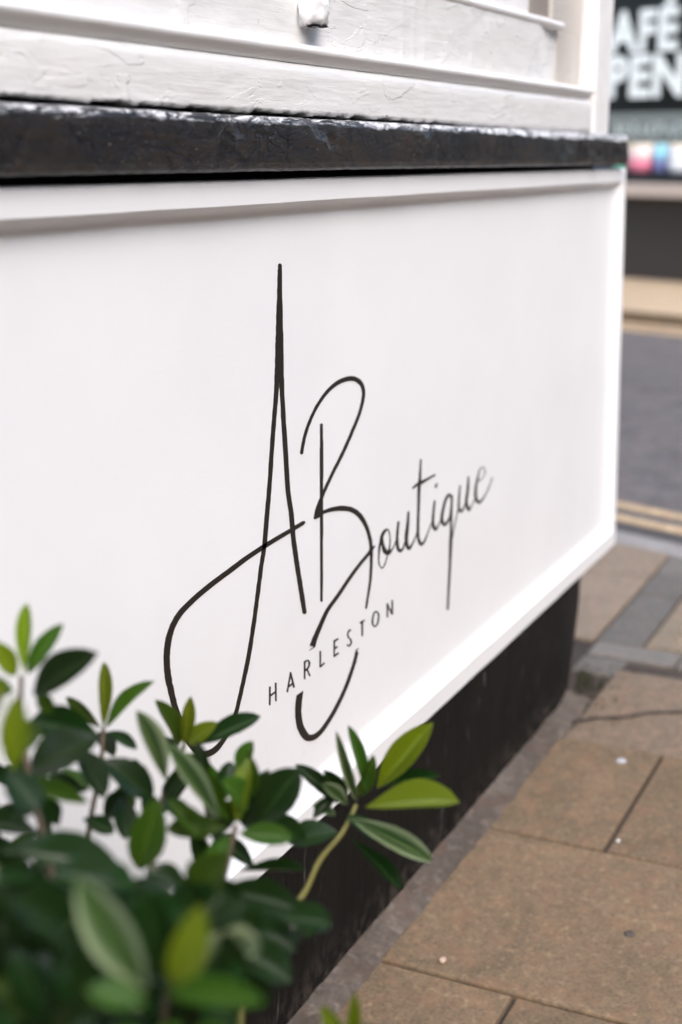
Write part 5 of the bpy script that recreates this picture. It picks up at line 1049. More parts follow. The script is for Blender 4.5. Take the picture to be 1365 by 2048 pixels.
for hi, lo in zip([-0.038, -0.46, -0.91, -1.36], [-0.46, -0.91, -1.36, -1.81]):
    lay('paving_slab', 2.511, 2.925, lo, hi, M_slab3)
# grey block border: one course across, one running on towards the kerb
for k in range(7):
    y1 = 0.052 - 0.203 * k
    lay('block_paver', 2.99, 3.088, y1 - 0.203, y1, M_block, joint=0.006)
lay('block_paver', 2.88, 2.985, -0.05, 0.055, M_block, joint=0.006)
for k in range(4):
    lay('block_paver', 3.09 + 0.2 * k, 3.29 + 0.2 * k, -0.056, 0.056, M_block, joint=0.006, ang=0.0)
# pale slabs behind the border, and the blister paving beside it
for (a, b, lo, hi) in ((3.09, 3.62, 0.058, 0.50), (3.62, 3.93, 0.058, 0.50), (3.09, 3.62, 0.50, 0.95), (3.62, 4.08, 0.50, 0.95)):
    lay('paving_slab', a, b, lo, hi, M_slab2)
def tactile(x0, x1, y0, y1):
    o = lay('tactile_slab', x0, x1, y0, y1, M_tact)
    vs, fs = [], []
    step = 0.0667
    nx, ny = int((x1 - x0) / step), int((y1 - y0) / step)
    for i in range(nx):
        for j in range(ny):
            cx, cy = -(nx - 1) * step / 2 + i * step, -(ny - 1) * step / 2 + j * step
            b0 = len(vs)
            for r, z in ((0.0165, -0.001), (0.013, 0.0045), (0.007, 0.0058)):
                for k in range(8):
                    vs.append((cx + r * math.cos(k * math.pi / 4), cy + r * math.sin(k * math.pi / 4), z))
            for q in range(2):
                for k in range(8):
                    k2 = (k + 1) % 8
                    fs.append((b0 + q * 8 + k, b0 + q * 8 + k2, b0 + q * 8 + 8 + k2, b0 + q * 8 + 8 + k))
            fs.append(tuple(b0 + 16 + k for k in range(8)))
    d = mesh('blister_dome', vs, fs, M_tact, o, True)
    d['kind'] = 'stuff'
for k in range(3):
    tactile(3.092, 3.492, -0.058 - 0.4 * (k + 1), -0.058 - 0.4 * k)
for k in range(2):
    tactile(3.492, 3.80 - 0.14 * k, -0.058 - 0.4 * (k + 1), -0.058 - 0.4 * k)
for k in range(-4, 5):
    s0 = k * 0.6 - 0.1
    poly = [street(s0 + 0.004, -0.115)[:2], street(s0 + 0.596, -0.115)[:2], street(s0 + 0.596, -0.002)[:2], street(s0 + 0.004, -0.002)[:2]]
    prism('kerb_stone', list(reversed(poly)), -0.15, 0.001, M_kerb, pavement, 0.006)
# mortar fillet along the foot of the wall
def fil(x, y, z, k):
    if k == 0: return Vector((0, 0, 0))
    if k >= 3:
        w = noise.fractal(Vector((x * 11, 5.5, 1)), 0.8, 2.1, 4)
        return Vector((0, -0.010 * w - (0.006 if k == 4 else 0), 0.0035 if k == 3 else 0.004))
    n = noise.noise(Vector((x * 14, k * 3.1, 2)))
    n2 = noise.noise(Vector((x * 60, k * 5.1, 7)))
    return Vector((0, 0.007 * n * (k / 4), 0.0045 * n + 0.002 * n2))
sweep('mortar_fillet', [(0.03, 0.014), (0.007, 0.014), (-0.008, 0.007), (-0.022, 0.003), (-0.034, -0.006)], frange(0.2, 2.72, 0.010), M_fillet, pavement, fil, None, False)
# far pavement
far = tag(prism('far_pavement', [street(s, t)[:2] for s, t in ((-12, 4.605), (-12, 9), (14, 9), (14, 4.605))][::-1], -0.19, 0.048, M_far), kind='structure')
for k in range(-4, 6):
    s0 = k * 0.9 + 0.2
    poly = [street(s0 + 0.006, 4.55)[:2], street(s0 + 0.894, 4.55)[:2], street(s0 + 0.894, 4.60)[:2], street(s0 + 0.006, 4.60)[:2]]
    prism('kerb_stone', list(reversed(poly)), -0.15, 0.05, M_farkerb, far, 0.008)
for k in range(-5, 6):
    for j in range(4):
        s0 = k * 0.6 + (0.3 if j % 2 else 0)
        t0 = 4.61 + j * 0.6
        t1 = min(t0 + 0.592, 6.68)
        poly = [street(s0, t0)[:2], street(s0 + 0.592, t0)[:2], street(s0 + 0.592, t1)[:2], street(s0, t1)[:2]]
        prism('paving_slab', list(reversed(poly)), 0.04, 0.054 + random.uniform(-0.001, 0.001), M_far, far, 0.004)

# ------------------------------------------------------------------ the boutique's shopfront
shop = tag(empty('shop_building', (0, 0, 0)), 'old shop building with thick peeling white paint, black window sill and black plinth', 'building')
box('wall', (-3.5, 0.075, 0.0), (2.74, 5.0, 6.5), M_old, shop)
box('bay_core', (-3.5, 0.05, 0.262), (2.90, 0.30, 1.06), M_dark, shop)
box('gap_shade', (-3.5, 0.030, 1.05), (2.80, 0.049, 1.166), M_dark, shop)  # near-black sheet puts the shadow in the gaps into the colour

def old(amp, seed, fx=1.0):
    def f(x, y, z, k):
        p = Vector((x * 16 * fx, y * 30 + seed, z * 34))
        n = noise.fractal(p, 1.0, 2.1, 4)
        r = noise.noise(Vector((x * 5, y * 9 + seed, z * 11)))
        return Vector((0, -amp * (0.7 * n + 0.6 * r), amp * 0.35 * n))
    return f
# board above the bead, running into a shallow cove beside the pilaster
def board_y(x):
    if x < 2.36: return 0.013
    if x < 2.50: return 0.013 + 0.014 * (0.5 - 0.5 * math.cos(math.pi * (x - 2.36) / 0.14))
    return 0.027
xs = frange(0.45, 2.68, 0.0045)
zsu = frange(1.205, 1.318, 0.0045)
vs, fs = [], []
f_old = old(0.0011, 3.0)
for x in xs:
    for z in zsu:
        zz = z + shear(x) * 0.7
        g = f_old(x, 0, z, 0)
        groove = 0.0
        for gx, gw in ((1.80, 0.006), (1.84, 0.005), (1.875, 0.006), (2.06, 0.006), (2.14, 0.005)):
            groove += 0.0012 * math.exp(-((x - gx + 0.006 * noise.noise(Vector((z * 30, gx * 9, 0)))) / gw) ** 2) * (0.6 + noise.noise(Vector((z * 40, gx, 5))))
        vs.append((x, board_y(x) + g.y * (0.4 if x > 2.4 else 1) - groove, zz + g.z))
nz_ = len(zsu)
for i in range(len(xs) - 1):
    for k in range(nz_ - 1):
        fs.append((i * nz_ + k, (i + 1) * nz_ + k, (i + 1) * nz_ + k + 1, i * nz_ + k + 1))
mesh('window_board', vs, fs, M_old, shop, True)
# bead moulding
bead = dense([(0.03, 1.2275), (0.0125, 1.2275), (0.002, 1.2270), (-0.0030, 1.2252), (-0.0055, 1.2225), (-0.0060, 1.2195), (-0.0045, 1.2165), (0.0050, 1.2064), (0.03, 1.2062)], 0.0035)
sweep('bead', bead, frange(0.45, 2.662, 0.005), M_bead, shop, old(0.0009, 8.0, 0.6), shear)
# lower board with a ragged painted bottom edge
lb = dense([(0.03, 1.2060), (0.0052, 1.2058), (0.0022, 1.2042), (0.0004, 1.2012), (-0.0006, 1.196), (-0.001, 1.190), (-0.001, 1.1520), (0.006, 1.1515), (0.03, 1.1515)], 0.004)
f_lb = old(0.0007, 14.0)
def lbd(x, y, z, k):
    v = f_lb(x, y, z, k)
    if z < 1.156:
        rag = noise.fractal(Vector((x * 55, 1.7, 0)), 0.6, 2.2, 6)
        low = noise.noise(Vector((x * 7, 4.1, 0)))
        fade = max(0.0, min(1.0, (2.25 - x) / 0.5))
        v.z += ((0.0042 * rag + 0.0026 * low + 0.0012) * (0.2 + 0.8 * fade) - (1 - fade) * 0.0050) * min(1.0, 1 - (z - 1.1515) / 0.0045)
        if y > 0: v.y = 0
    return v
sweep('lower_board', lb, frange(0.45, 2.665, 0.0035), M_old, shop, lbd, shear)
# corner post and pilaster
box('pilaster', (2.515, 0.0245, 1.215), (2.672, 0.10, 2.6), M_old2, shop, 0.004)
box('corner_post', (2.674, -0.004, 1.128), (2.782, 0.16, 2.6), M_post, shop, 0.006, 3)
# window above the board
win = box('window_frame', (2.457, 0.016, 1.322), (2.514, 0.10, 2.6), M_old2, shop, 0.004)
sweep('window_sill_bead', [(0.07, 1.327), (0.016, 1.3255), (0.0105, 1.322), (0.0095, 1.317), (0.0125, 1.312), (0.03, 1.311)], frange(0.45, 2.514, 0.01), M_old, shop, old(0.0008, 21.0), lambda x: shear(x) * 0.35)
box('window_frame', (2.362, 0.022, 1.322), (2.456, 0.10, 2.6), M_reveal_shade, shop, 0.003)
box('window_frame', (-0.1, 0.03, 2.501), (2.36, 0.10, 2.62), M_old, shop, 0.004)
box('window_pane', (-0.1, 0.020, 1.318), (2.36, 0.023, 2.5), M_glass, shop)
box('pane_backing', (-0.1, 0.026, 1.318), (2.36, 0.032, 2.5), M_backing, shop)  # plain white sheet set just behind the pane
# painted-over bolt head above the bead
def blob(name, c, rx, ry, rz, mat, parent, amp, seed):
    bm = bmesh.new()
    bmesh.ops.create_icosphere(bm, subdivisions=4, radius=1.0)
    for v in bm.verts:
        p = v.co.copy()
        n = noise.fractal(p * 2.1 + Vector((seed, 0, 0)), 0.9, 2.0, 3)
        v.co = Vector((c[0] + p.x * rx * (1 + amp * n), c[1] + p.y * ry * (1 + amp * n), c[2] + max(p.z, -0.58) * rz * (1 + amp * n)))
    me = bpy.data.meshes.new(name); bm.to_mesh(me); bm.free()
    return link(name, me, mat, parent, True)
blob('bolt_head', (1.520, 0.004, 1.2600), 0.0255, 0.015, 0.0255, M_bead, shop, 0.16, 7.7)
blob('hollow_shade', (1.521, 0.000, 1.2452), 0.0165, 0.0105, 0.0016, M_dark, shop, 0.5, 1.1)  # dark lump standing in for the shade under the bolt head
# black sill with a rolled front edge
sp = dense([(0.0300, 1.1475), (0.0040, 1.1475), (-0.0049, 1.1474), (-0.0095, 1.1462), (-0.0126, 1.1430), (-0.0145, 1.1388), (-0.0153, 1.1335), (-0.0154, 1.128), (-0.0154, 1.099), (-0.0143, 1.0935), (-0.0115, 1.0905), (-0.0056, 1.0900), (0.0300, 1.0905)], 0.0032)
f_sl = old(0.0014, 31.0)
def sld(x, y, z, k):
    v = f_sl(x, y, z, k)
    if y > 0.0: return Vector((0, 0, 0))
    dent = 0.0
    for dx, dz_, w, dep in ((1.315, 1.137, 0.012, 0.006), (1.505, 1.139, 0.018, 0.008), (1.53, 1.128, 0.010, 0.004), (1.83, 1.142, 0.012, 0.004)):
        dent += dep * math.exp(-((x - dx) / w) ** 2 - ((z - dz_) / 0.011) ** 2)
    v.y += dent * 0.8
    v.z -= dent * 0.5
    rough = max(0.0, min(1.0, (x - 2.2) / 0.4))
    v.y -= rough * 0.003 * noise.fractal(Vector((x * 50, y * 50, z * 50)), 0.9, 2, 3)
    if z < 1.1: v.z += 0.0007 * noise.noise(Vector((x * 45, 3, 0)))
    return v
sxs = frange(0.45, 2.892, 0.0035)
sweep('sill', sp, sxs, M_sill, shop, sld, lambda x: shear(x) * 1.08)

# plinth with a rounded outer corner
pl = [(-3.4, 0.005), (2.62, 0.005)]
for i in range(1, 9):
    a = math.radians(18) * i / 8
    pl.append((2.62 + 1.0 * math.sin(a), 1.005 - 1.0 * math.cos(a)))
ce = (pl[-1][0] - 0.11 * math.sin(math.radians(18)), pl[-1][1] + 0.11 * math.cos(math.radians(18)))
for i in range(1, 10):
    a = math.radians(18 + 72 * i / 9)
    pl.append((ce[0] + 0.11 * math.sin(a), ce[1] - 0.11 * math.cos(a)))
pl += [(pl[-1][0], 4.5)]
vs, fs = [], []
pz = frange(-0.02, 0.262, 0.012)
px_ = dense([(*p, 0) for p in pl[:2]], 0.02) + [(*p, 0) for p in pl[2:]]
for (x, y, _) in px_:
    for z in pz:
        n = noise.fractal(Vector((x * 12, y * 12, z * 9)), 1.0, 2.0, 4) * 0.0016 if x > 0.2 else 0
        xx = x if x < 2.62 else 2.62 + (x - 2.62) * (1 - 0.30 * max(0.0, 1 - z / 0.262) ** 2)
        vs.append((xx, y - n, z))
nn = len(pz)
for i in range(len(px_) - 1):
    for k in range(nn - 1):
        fs.append((i * nn + k, (i + 1) * nn + k, (i + 1) * nn + k + 1, i * nn + k + 1))
mesh('plinth', vs, fs, M_plinth, shop, True)

# ------------------------------------------------------------------ the white sign panel
sign = tag(empty('sign_panel', (0, 0, 0.26)), 'long white framed panel lettered in dark script, under the black sill', 'sign')
def sp_(o):
    o.matrix_parent_inverse = Matrix.Translation((0, 0, -0.26))
    return o
TL, TR, BR, BL = Vector((0.10, 1.0868)), Vector((2.947, 1.0700)), Vector((3.010, 0.2570)), Vector((0.10, 0.2626))
def unit(v): return v / v.length
sides = {'top': (TL, TR), 'right': (TR, BR), 'bottom': (BR, BL), 'left': (BL, TL)}
face_w = {'top': 0.0265, 'bottom': 0.0350, 'right': 0.0240, 'left': 0.0240}
cove_h = {'top': 0.0150, 'bottom': 0.0290, 'right': 0.0300, 'left': 0.0300}
NC = 9
A0 = math.radians(32)
C0, S0 = math.cos(A0), math.sin(A0)
prof_in = {k: [0, 0, 0.0025, face_w[k] - 0.0008, face_w[k]] + [face_w[k] + cove_h[k] * (C0 - math.cos(A0 + (math.pi / 2 - A0) * q / NC)) / C0 for q in range(1, NC + 1)] for k in face_w}
prof_in['top'] = prof_in['top'][:5] + [0.0265 + 0.017 * q / NC for q in range(1, NC + 1)]   # a plain splay along the top
prof_y = [0.05, 0.0025, 0.0, 0.0, 0.0008] + [0.0008 + 0.0177 * (math.sin(A0 + (math.pi / 2 - A0) * q / NC) - S0) / (1 - S0) for q in range(1, NC + 1)]
def inset_line(side, d):
    a, b = sides[side]
    t = unit(b - a); nrm = Vector((t.y, -t.x))     # inward for a clockwise loop
    return a + nrm * d, t
def cross2(a, ta, b, tb):
    det = ta.x * (-tb.y) + tb.x * ta.y
    r = b - a
    s = (r.x * (-tb.y) + tb.x * r.y) / det
    return a + ta * s
order = ['top', 'right', 'bottom', 'left']
def corner(s1, s2, k):
    a, ta = inset_line(s1, prof_in[s1][k]); b, tb = inset_line(s2, prof_in[s2][k])
    return cross2(a, ta, b, tb)
names = {'top': 'top_rail', 'right': 'end_stile', 'bottom': 'bottom_rail', 'left': 'end_stile'}
for i, s in enumerate(order):
    pv, nx = order[i - 1], order[(i + 1) % 4]
    m_ = 260 if s in ('top', 'bottom') else 80
    vs, fs = [], []
    K = len(prof_y)
    A = [corner(pv, s, k) for k in range(K)]
    B = [corner(s, nx, k) for k in range(K)]
    for j in range(m_ + 1):
        f = j / m_
        for k in range(K):
            p = A[k] + (B[k] - A[k]) * f
            w = noise.noise(Vector((p.x * 9, p.y * 9, k * 0.2 + i))) * 0.0005
            if s == 'top' and k < 3: w += 0.0004 * noise.noise(Vector((p.x * 60, 0, 3)))
            vs.append((p.x, prof_y[k] + (w if 0 < j < m_ and 1 < k < 12 else 0), p.y + (w if 0 < j < m_ else 0)))
    for j in range(m_):
        for k in range(K - 1):
            fs.append((j * K + k, (j + 1) * K + k, (j + 1) * K + k + 1, j * K + k + 1))
    o = mesh(names[s], vs, fs, M_panel, sign, True)
    bm = bmesh.new(); bm.from_mesh(o.data); bm.normal_update()
    if sum(f.normal.y * f.calc_area() for f in bm.faces) > 0: bmesh.ops.reverse_faces(bm, faces=bm.faces[:])
    bm.to_mesh(o.data); bm.free()
    o.data.set_sharp_from_angle(angle=math.radians(32))
    sp_(o)
KL = len(prof_y) - 1
ins = [corner('left', 'top', KL), corner('top', 'right', KL), corner('right', 'bottom', KL), corner('bottom', 'left', KL)]
ctr = sum(ins, Vector((0, 0))) / 4
q = [c + unit(c - ctr) * 0.006 for c in ins]
vs, fs = [], []
GX, GZ = 150, 50
for i in range(GX + 1):
    for j in range(GZ + 1):
        u, v = i / GX, j / GZ
        p = (q[0] * (1 - u) + q[1] * u) * (1 - v) + (q[3] * (1 - u) + q[2] * u) * v
        vs.append((p.x, 0.0182, p.y))
for i in range(GX):
    for j in range(GZ):
        a = i * (GZ + 1) + j
        fs.append((a, a + 1, a + GZ + 2, a + GZ + 1))
fl = mesh('panel_field', vs, fs, M_panel, sign, True)
sp_(fl)
# lettering: each letter its own cut-vinyl shape, 0.4 mm proud of the board
for li, (ch, strokes) in enumerate(LETTERS):
    vs, fs = [], []
    for si, st in enumerate(strokes):
        y0 = 0.0178 - 0.00009 * si
        b0 = len(vs)
        for (xl, zl, xr, zr) in [st[n:n + 4] for n in range(0, len(st), 4)]:
            vs += [(xl, y0, zl), (xr, y0, zr), (xl, 0.0183, zl), (xr, 0.0183, zr)]
        cnt = len(st) // 4
        for j in range(cnt - 1):
            a = b0 + 4 * j
            fs += [(a, a + 1, a + 5, a + 4), (a, a + 4, a + 6, a + 2), (a + 1, a + 3, a + 7, a + 5)]
        e = b0 + 4 * (cnt - 1)
        fs += [(b0, b0 + 2, b0 + 3, b0 + 1), (e, e + 1, e + 3, e + 2)]
    o = mesh('letter', vs, fs, M_vinyl, sign)
    bm = bmesh.new(); bm.from_mesh(o.data)
    bmesh.ops.recalc_face_normals(bm, faces=bm.faces[:])
    bm.to_mesh(o.data); bm.free()
    o['label'] = ('large flowing script letter ' if li < 2 else 'small joined script letter ' if li < 9 else 'spaced capital letter ') + ch
    sp_(o)

# ------------------------------------------------------------------ the cafe across the side street
CP = Vector((11.81, 2.015, 0.0))
cu = -Vector((0.36, 1.0, 0)).normalized()         # to the right as seen from the street
cn = Vector((cu.y, -cu.x, 0))                     # into the building
if cn.x < 0: cn = -cn
cafe = empty('cafe_building', CP, math.atan2(cu.y, cu.x))
# local frame: x to the right, y towards the street is +/-
sgn = 1.0 if (Matrix.Rotation(math.atan2(cu.y, cu.x), 3, 'Z') @ Vector((0, 1, 0))).dot(cn) > 0 else -1.0
def cb(name, u0, u1, d0, d1, z0, z1, mat, parent=None, bev=0.0):
    lo, hi = sorted((d0 * sgn, d1 * sgn))
    return box(name, (u0, lo, z0), (u1, hi, z1), mat, parent or cafe, bev)
tag(cafe, 'dark cafe front across the road with big white letters on its window', 'building')
cb('stall_riser', -3.0, 3.0, 0.0, 0.3, -0.1, 0.719, M_riser)
cb('window_ledge', -3.02, 3.02, -0.28, 0.3, 0.7195, 0.826, M_ledge, None, 0.01)
fr = cb('window_frame', -3.0, 3.0, -0.26, 0.06, 0.827, 0.905, M_black, None, 0.006)
cb('window_frame', -1.75, -1.67, -0.01, 0.06, 0.906, 2.7, M_black)
cb('window_frame', 1.67, 1.75, -0.01, 0.06, 0.906, 2.7, M_black)
cb('window_frame', -3.0, 3.0, -0.01, 0.06, 2.701, 2.8, M_black)
cb('window_pane', -1.669, 1.669, 0.020, 0.026, 0.906, 2.7, M_glass2)
cb('back_board', -1.669, 1.669, 0.40, 0.42, 0.906, 2.7, M_black)
cb('window_shelf', -1.669, 1.669, 0.03, 0.39, 0.88, 0.9055, M_black)
cb('fascia', -3.05, 3.05, -0.08, 0.3, 2.801, 3.3, M_black)
cb('wall', -3.0, 3.0, 0.0, 0.3, 3.301, 4.1, M_brick)
cb('side_wall', -3.0, -1.751, 0.061, 0.3, 0.827, 2.8, M_black)
cb('side_wall', 1.751, 3.0, 0.061, 0.3, 0.827, 2.8, M_black)
band = cb('frosted_band', -1.66, 1.66, 0.0135, 0.0165, 1.141, 1.376, M_frost)
cb('band_stripe', -1.66, 1.66, 0.0095, 0.0130, 1.180, 1.305, M_frost_dark, band)
cb('band_edge', -1.66, 1.66, 0.0085, 0.0128, 1.128, 1.140, M_tanedge, band)
def text_mesh(s):
    cu_ = bpy.data.curves.new('t', 'FONT')
    cu_.body = s
    cu_.offset = 0.045
    cu_.extrude = 0.01
    cu_.resolution_u = 4
    o = bpy.data.objects.new('t', cu_)
    col.objects.link(o)
    dg = bpy.context.evaluated_depsgraph_get()
    me = bpy.data.meshes.new_from_object(o.evaluated_get(dg))
    bpy.data.objects.remove(o); bpy.data.curves.remove(cu_)
    return me
def letter(s, u0, u1, z0, z1, d, mat, parent, label=None, zfull=None):
    me = text_mesh(s)
    xs_ = [v.co.x for v in me.vertices]; ys_ = [v.co.y for v in me.vertices]; 
    x0, x1, y0, y1 = min(xs_), max(xs_), min(ys_), max(ys_)
    for v in me.vertices:
        u = u0 + (v.co.x - x0) / (x1 - x0) * (u1 - u0)
        z = z0 + (v.co.y - y0) / (y1 - y0) * (z1 - z0)
        v.co = Vector((u, (d + (0.002 if v.co.z > 0 else 0.0)) * sgn, z))
    me.materials.clear()
    me.name = 'letter'
    o = link('letter', me, mat, parent)
    bm = bmesh.new(); bm.from_mesh(me)
    bmesh.ops.recalc_face_normals(bm, faces=bm.faces[:]); bm.to_mesh(me); bm.free()
    if label: o['label'] = label
    return o
for ch, u0, u1, z0, z1 in (('C', -0.80, -0.545, 1.846, 2.173), ('A', -0.535, -0.240, 1.846, 2.173), ('F', -0.235, -0.080, 1.846, 2.173), ('É', -0.055, 0.130, 1.846, 2.265),
                           ('O', -0.84, -0.535, 1.487, 1.832), ('P', -0.515, -0.325, 1.492, 1.827), ('E', -0.305, -0.105, 1.492, 1.827), ('N', -0.085, 0.205, 1.492, 1.827)):
    letter(ch, u0, u1, z0, z1, 0.0165, M_letter, cafe, 'big white window letter ' + ch)
for i, ch in enumerate('BREAKFAST'):
    letter(ch, -0.43 + i * 0.082, -0.43 + i * 0.082 + 0.068, 1.190, 1.296, 0.006, M_letter2, band)

def cafe_pt(u, d, z):
    p = CP + cu * u + cn * d
    return (p.x, p.y, z)
def tub(name, label, cat, u, d, r, h, mats, group):
    t = tag(empty(name, cafe_pt(u, d, 0.906)), label, cat, group)
    lathe('body', [(r * 0.72, 0.0), (r * 0.86, h * 0.1), (r * 0.98, h * 0.30), (r, h * 0.45)], mats[0], t)
    lathe('collar', [(r * 0.995, h * 0.452), (r * 0.99, h * 0.62), (r * 0.93, h * 0.84)], mats[1], t)
    lathe('lid', [(r * 0.96, h * 0.842), (r * 0.97, h * 0.93), (r * 0.7, h)], mats[2], t)
    return t
g_ = 'tubs on the cafe window ledge'
tub('tub', 'round tub pink below and cream above, on the cafe window ledge', 'tub', -0.055, -0.13, 0.112, 0.222, (M_pink, M_palepink, M_cream), g_)
tub('tub', 'narrow sky blue tub with a violet foot, between pink and white tubs', 'tub', 0.125, -0.13, 0.060, 0.222, (M_violet, M_blue, M_blue), g_)
tub('tub', 'white tub with a pale lid, rightmost on the cafe window ledge', 'tub', 0.285, -0.13, 0.085, 0.222, (M_whitet, M_whitet, M_cream), g_)
tub('tub', 'green tub with a yellow lid, left of the pink tub', 'tub', -0.235, -0.13, 0.060, 0.215, (M_greent, M_greent, M_yellowt), g_)

# unseen brick terrace behind the camera, added and sized for the sill's brown reflection
terr = tag(empty('added_brick_terrace', (0, -8.5, -0.1)), 'unseen long brick terrace opposite the boutique, added for its reflection in the sill', 'building')
box('wall', (-14, -6, 0), (46, 0, 7.0), M_brick, terr)
for k in range(19):
    x = -12.5 + k * 3.1
    for z in (0.9, 3.6):
        w_ = box('window_frame', (x, 0.001, z), (x + 1.1, 0.05, z + 1.5), M_old2, terr)  # window frames of the added terrace
        box('added_pane', (x + 0.08, 0.051, z + 0.08), (x + 1.02, 0.056, z + 1.42), M_black, w_)

# ------------------------------------------------------------------ the potted shrub in the foreground
shrub = tag(empty('potted_shrub', (0.68, -0.29, 0.0)), 'leafy evergreen shrub with glossy pointed leaves in front of the white panel', 'shrub')
PI_ = Matrix.Translation((-0.68, 0.29, 0.0))
def in_shrub(o):
    o.matrix_parent_inverse = PI_
    return o
lathe('plant_pot', [(0.11, 0.0), (0.125, 0.02), (0.155, 0.25), (0.17, 0.25), (0.172, 0.29), (0.155, 0.292), (0.15, 0.26)], M_pot, shrub, 28)
lathe('soil', [(0.148, 0.262), (0.08, 0.272), (0.01, 0.27)], M_soil, shrub, 20)
def leaf_me(name, bend, fold, wid_pos, serr, mat):
    vs, fs, uvs = [], [], []
    L, Wn = 12, 6
    for i in range(L + 1):
        t = i / L
        w = math.sin(math.pi * min(1, t ** wid_pos)) ** 0.66 if 0 < t < 1 else 0
        w = max(w, 0.06 * (1 - t)) * 0.5
        for j in range(Wn + 1):
            s = j / Wn * 2 - 1
            rip = serr * 0.03 * math.sin(t * 34) * abs(s) ** 3
            x = s * w * (1 + rip)
            z = fold * abs(s) * w - bend * (t - 0.45) ** 2 + 0.012 * math.sin(t * 9 + s * 3) * abs(s)
            vs.append((x, t, z)); uvs.append(((s + 1) / 2, t))
    for i in range(L):
        for j in range(Wn):
            a = i * (Wn + 1) + j
            fs.append((a, a + 1, a + Wn + 2, a + Wn + 1))
    me = bpy.data.meshes.new(name)
    me.from_pydata(vs, [], fs)
    ul = me.uv_layers.new(name='UVMap')
    for lp in me.loops: ul.data[lp.index].uv = uvs[lp.vertex_index]
    for p in me.polygons: p.use_smooth = True
    me.materials.append(mat)
    return me
LM = {'young': M_leaf_young, 'mid': M_leaf_mid, 'dark': M_leaf_dark, 'pale': M_leaf_pale}
leaf_meshes = {k: [leaf_me('leaf', b_, f_, wp, sr, m_) for b_, f_, wp, sr in ((0.10, 0.38, 1.15, 0.5), (0.18, 0.26, 1.05, 1.0), (0.04, 0.46, 1.30, 0.3))] for k, m_ in LM.items()}
campos = Vector((0, -0.75, 1.114))
rl = random.Random(3)
mass = bmesh.new()
for li, (bx, by, bz, tx, ty, tz, w, kind) in enumerate(LEAVES):
    b_ = Vector((bx, by, bz)); t_ = Vector((tx, ty, tz))
    ax = t_ - b_; ln = ax.length; ya = ax / ln
    view = (campos - b_).normalized()
    nrm = view * 1.0 + Vector((0, 0, 1)) * 0.5 + Vector((rl.uniform(-.35, .35), rl.uniform(-.35, .35), rl.uniform(-.2, .2)))
    za = (nrm - ya * nrm.dot(ya)).normalized()
    xa = ya.cross(za)
    face = max(0.7, abs(za.dot(view)))
    wd = w / face
    me = rl.choice(leaf_meshes[kind])
    hs = ln
    mw = Matrix(((xa.x * wd, ya.x * ln, za.x * hs, b_.x), (xa.y * wd, ya.y * ln, za.y * hs, b_.y), (xa.z * wd, ya.z * ln, za.z * hs, b_.z), (0, 0, 0, 1)))
    if li < 290:
        o = link('leaf', me, None, shrub)
        o.matrix_world = mw
        o.matrix_parent_inverse = PI_
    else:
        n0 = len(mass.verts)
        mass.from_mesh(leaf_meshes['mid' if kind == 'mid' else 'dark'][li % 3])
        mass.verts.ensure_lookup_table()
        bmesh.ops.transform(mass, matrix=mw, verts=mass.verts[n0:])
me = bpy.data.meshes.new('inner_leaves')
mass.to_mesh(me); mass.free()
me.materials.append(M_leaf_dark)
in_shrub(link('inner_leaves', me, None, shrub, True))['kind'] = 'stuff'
def tube(name, pts, r0, r1, mat, parent):
    P_ = [Vector(p) for p in pts]
    P2 = []
    for i in range(len(P_) - 1):
        p0 = P_[max(i - 1, 0)]; p1 = P_[i]; p2 = P_[i + 1]; p3 = P_[min(i + 2, len(P_) - 1)]
        for j in range(5):
            t = j / 5
            P2.append(0.5 * ((2 * p1) + (p2 - p0) * t + (2 * p0 - 5 * p1 + 4 * p2 - p3) * t * t + (3 * p1 - p0 - 3 * p2 + p3) * t ** 3))
    P2.append(P_[-1])
    vs, fs = [], []
    S_ = 8
    for i, p in enumerate(P2):
        d_ = (P2[min(i + 1, len(P2) - 1)] - P2[max(i - 1, 0)]).normalized()
        a_ = d_.orthogonal().normalized(); c_ = d_.cross(a_)
        r = r0 + (r1 - r0) * i / (len(P2) - 1)
        r *= 1 + 0.15 * noise.noise(p * 90)
        for k in range(S_):
            an = 2 * math.pi * k / S_
            vs.append(p + a_ * r * math.cos(an) + c_ * r * math.sin(an))
    for i in range(len(P2) - 1):
        for k in range(S_):
            k2 = (k + 1) % S_
            fs.append((i * S_ + k, i * S_ + k2, (i + 1) * S_ + k2, (i + 1) * S_ + k))
    o = mesh(name, vs, fs, mat, parent, True)
    in_shrub(o)
    return o
for i, s_ in enumerate(STEMS):
    end = Vector(s_[-1])
    root = Vector((0.68 + rl.uniform(-.06, .06), -0.29 + rl.uniform(-.05, .05), 0.262))
    pts = list(s_) + [tuple(end * 0.5 + root * 0.5 + Vector((0, 0, 0.01))), tuple(root)]
    tube('stem', pts, 0.0017, 0.0035, M_stem if i in (0, 6) else M_bark, shrub)

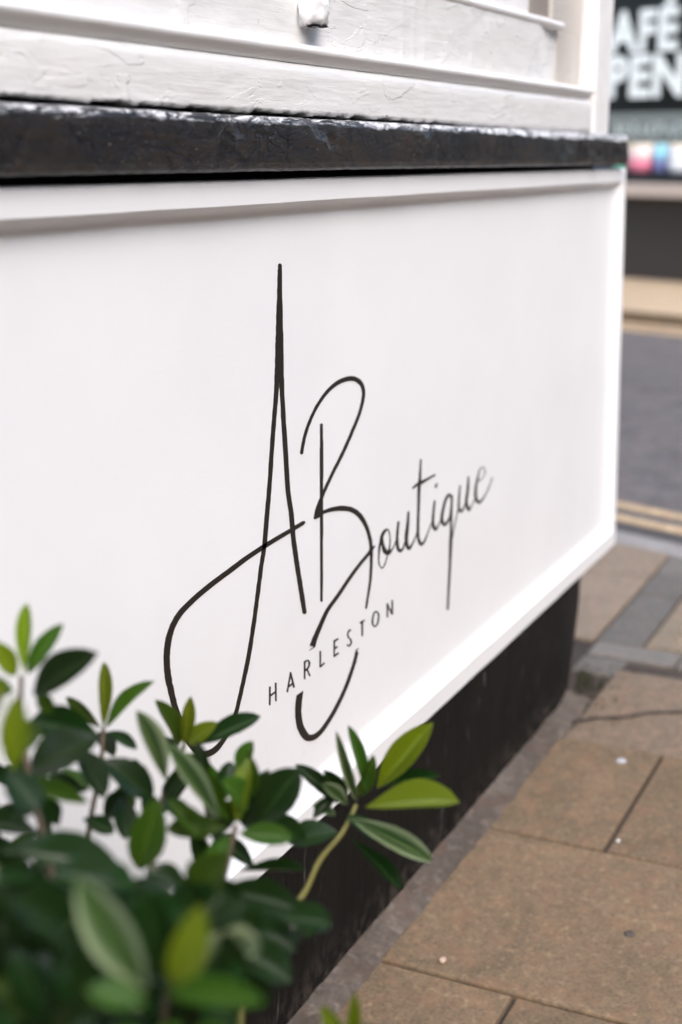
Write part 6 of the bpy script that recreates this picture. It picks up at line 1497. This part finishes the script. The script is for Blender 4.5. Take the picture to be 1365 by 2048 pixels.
# ------------------------------------------------------------------ small litter on the pavement
def pebble(name, label, cat, x, y, r, h, mat, seed):
    bm = bmesh.new()
    bmesh.ops.create_icosphere(bm, subdivisions=2, radius=1.0)
    for v in bm.verts:
        n = 1 + 0.3 * noise.noise(v.co * 1.7 + Vector((seed, 0, 0)))
        v.co = Vector((v.co.x * r * n, v.co.y * r * 0.8 * n, (v.co.z * 0.5 + 0.45) * h * n))
    me = bpy.data.meshes.new(name); bm.to_mesh(me); bm.free()
    o = link(name, me, mat, None, True)
    o.location = (x, y, 0.0)
    return tag(o, label, cat)
pebble('stone_chip', 'small white stone chip on the buff slab right of the long joint', 'stone chip', 2.129, -0.249, 0.0048, 0.006, M_chip, 1)
pebble('stone_chip', 'orange and white stone chip near the foot of the black plinth', 'stone chip', 1.672, -0.117, 0.0065, 0.008, M_rust, 5)
pebble('chewing_gum', 'flattened pale blot of chewing gum on the further slab', 'gum', 2.448, -0.172, 0.012, 0.0015, M_palegum, 9)
pebble('chewing_gum', 'dark blot of chewing gum in the middle of the big slab', 'gum', 1.858, -0.336, 0.010, 0.002, M_gum, 12)
# moss and grit gathered at the rounded foot of the plinth
vs, fs = [], []
rm = random.Random(5)
for i in range(460):
    a = rm.uniform(-0.05, 0.30); off = rm.expovariate(26) + 0.003
    x = 2.62 + (1.0 + off) * math.sin(a); y = 1.005 - (1.0 + off) * math.cos(a)
    s_ = rm.uniform(0.0015, 0.005)
    b0 = len(vs)
    z0 = -0.004
    vs += [(x - s_, y - s_, z0), (x + s_, y - s_ * 0.6, z0), (x + s_ * 0.5, y + s_, z0), (x, y, z0 + s_ * rm.uniform(0.8, 2.0))]
    fs += [(b0, b0 + 1, b0 + 3), (b0 + 1, b0 + 2, b0 + 3), (b0 + 2, b0, b0 + 3)]
tag(mesh('moss', vs, fs, M_moss), kind='stuff')

# dirt gathered along an old crack across the slab beside the corner
vs, fs = [], []
pts = [(2.585, -0.035), (2.63, -0.075), (2.655, -0.125), (2.70, -0.165), (2.735, -0.225), (2.75, -0.30), (2.79, -0.37), (2.80, -0.455)]
pd = dense([(x, y, 0) for x, y in pts], 0.006)
for i, (x, y, _) in enumerate(pd):
    w = 0.0045 * (1.0 + 1.3 * noise.noise(Vector((x * 40, y * 40, 3))))
    w2 = 0.0045 * (1.0 + 1.3 * noise.noise(Vector((x * 40, y * 40, 9))))
    vs += [(x - w * 1.1, y - w * 0.5, 0.0022), (x + w2 * 1.1, y + w2 * 0.5, 0.0022)]
for i in range(len(pd) - 1):
    fs.append((2 * i, 2 * i + 1, 2 * i + 3, 2 * i + 2))
mesh('crack', vs, fs, M_mortar, pavement)
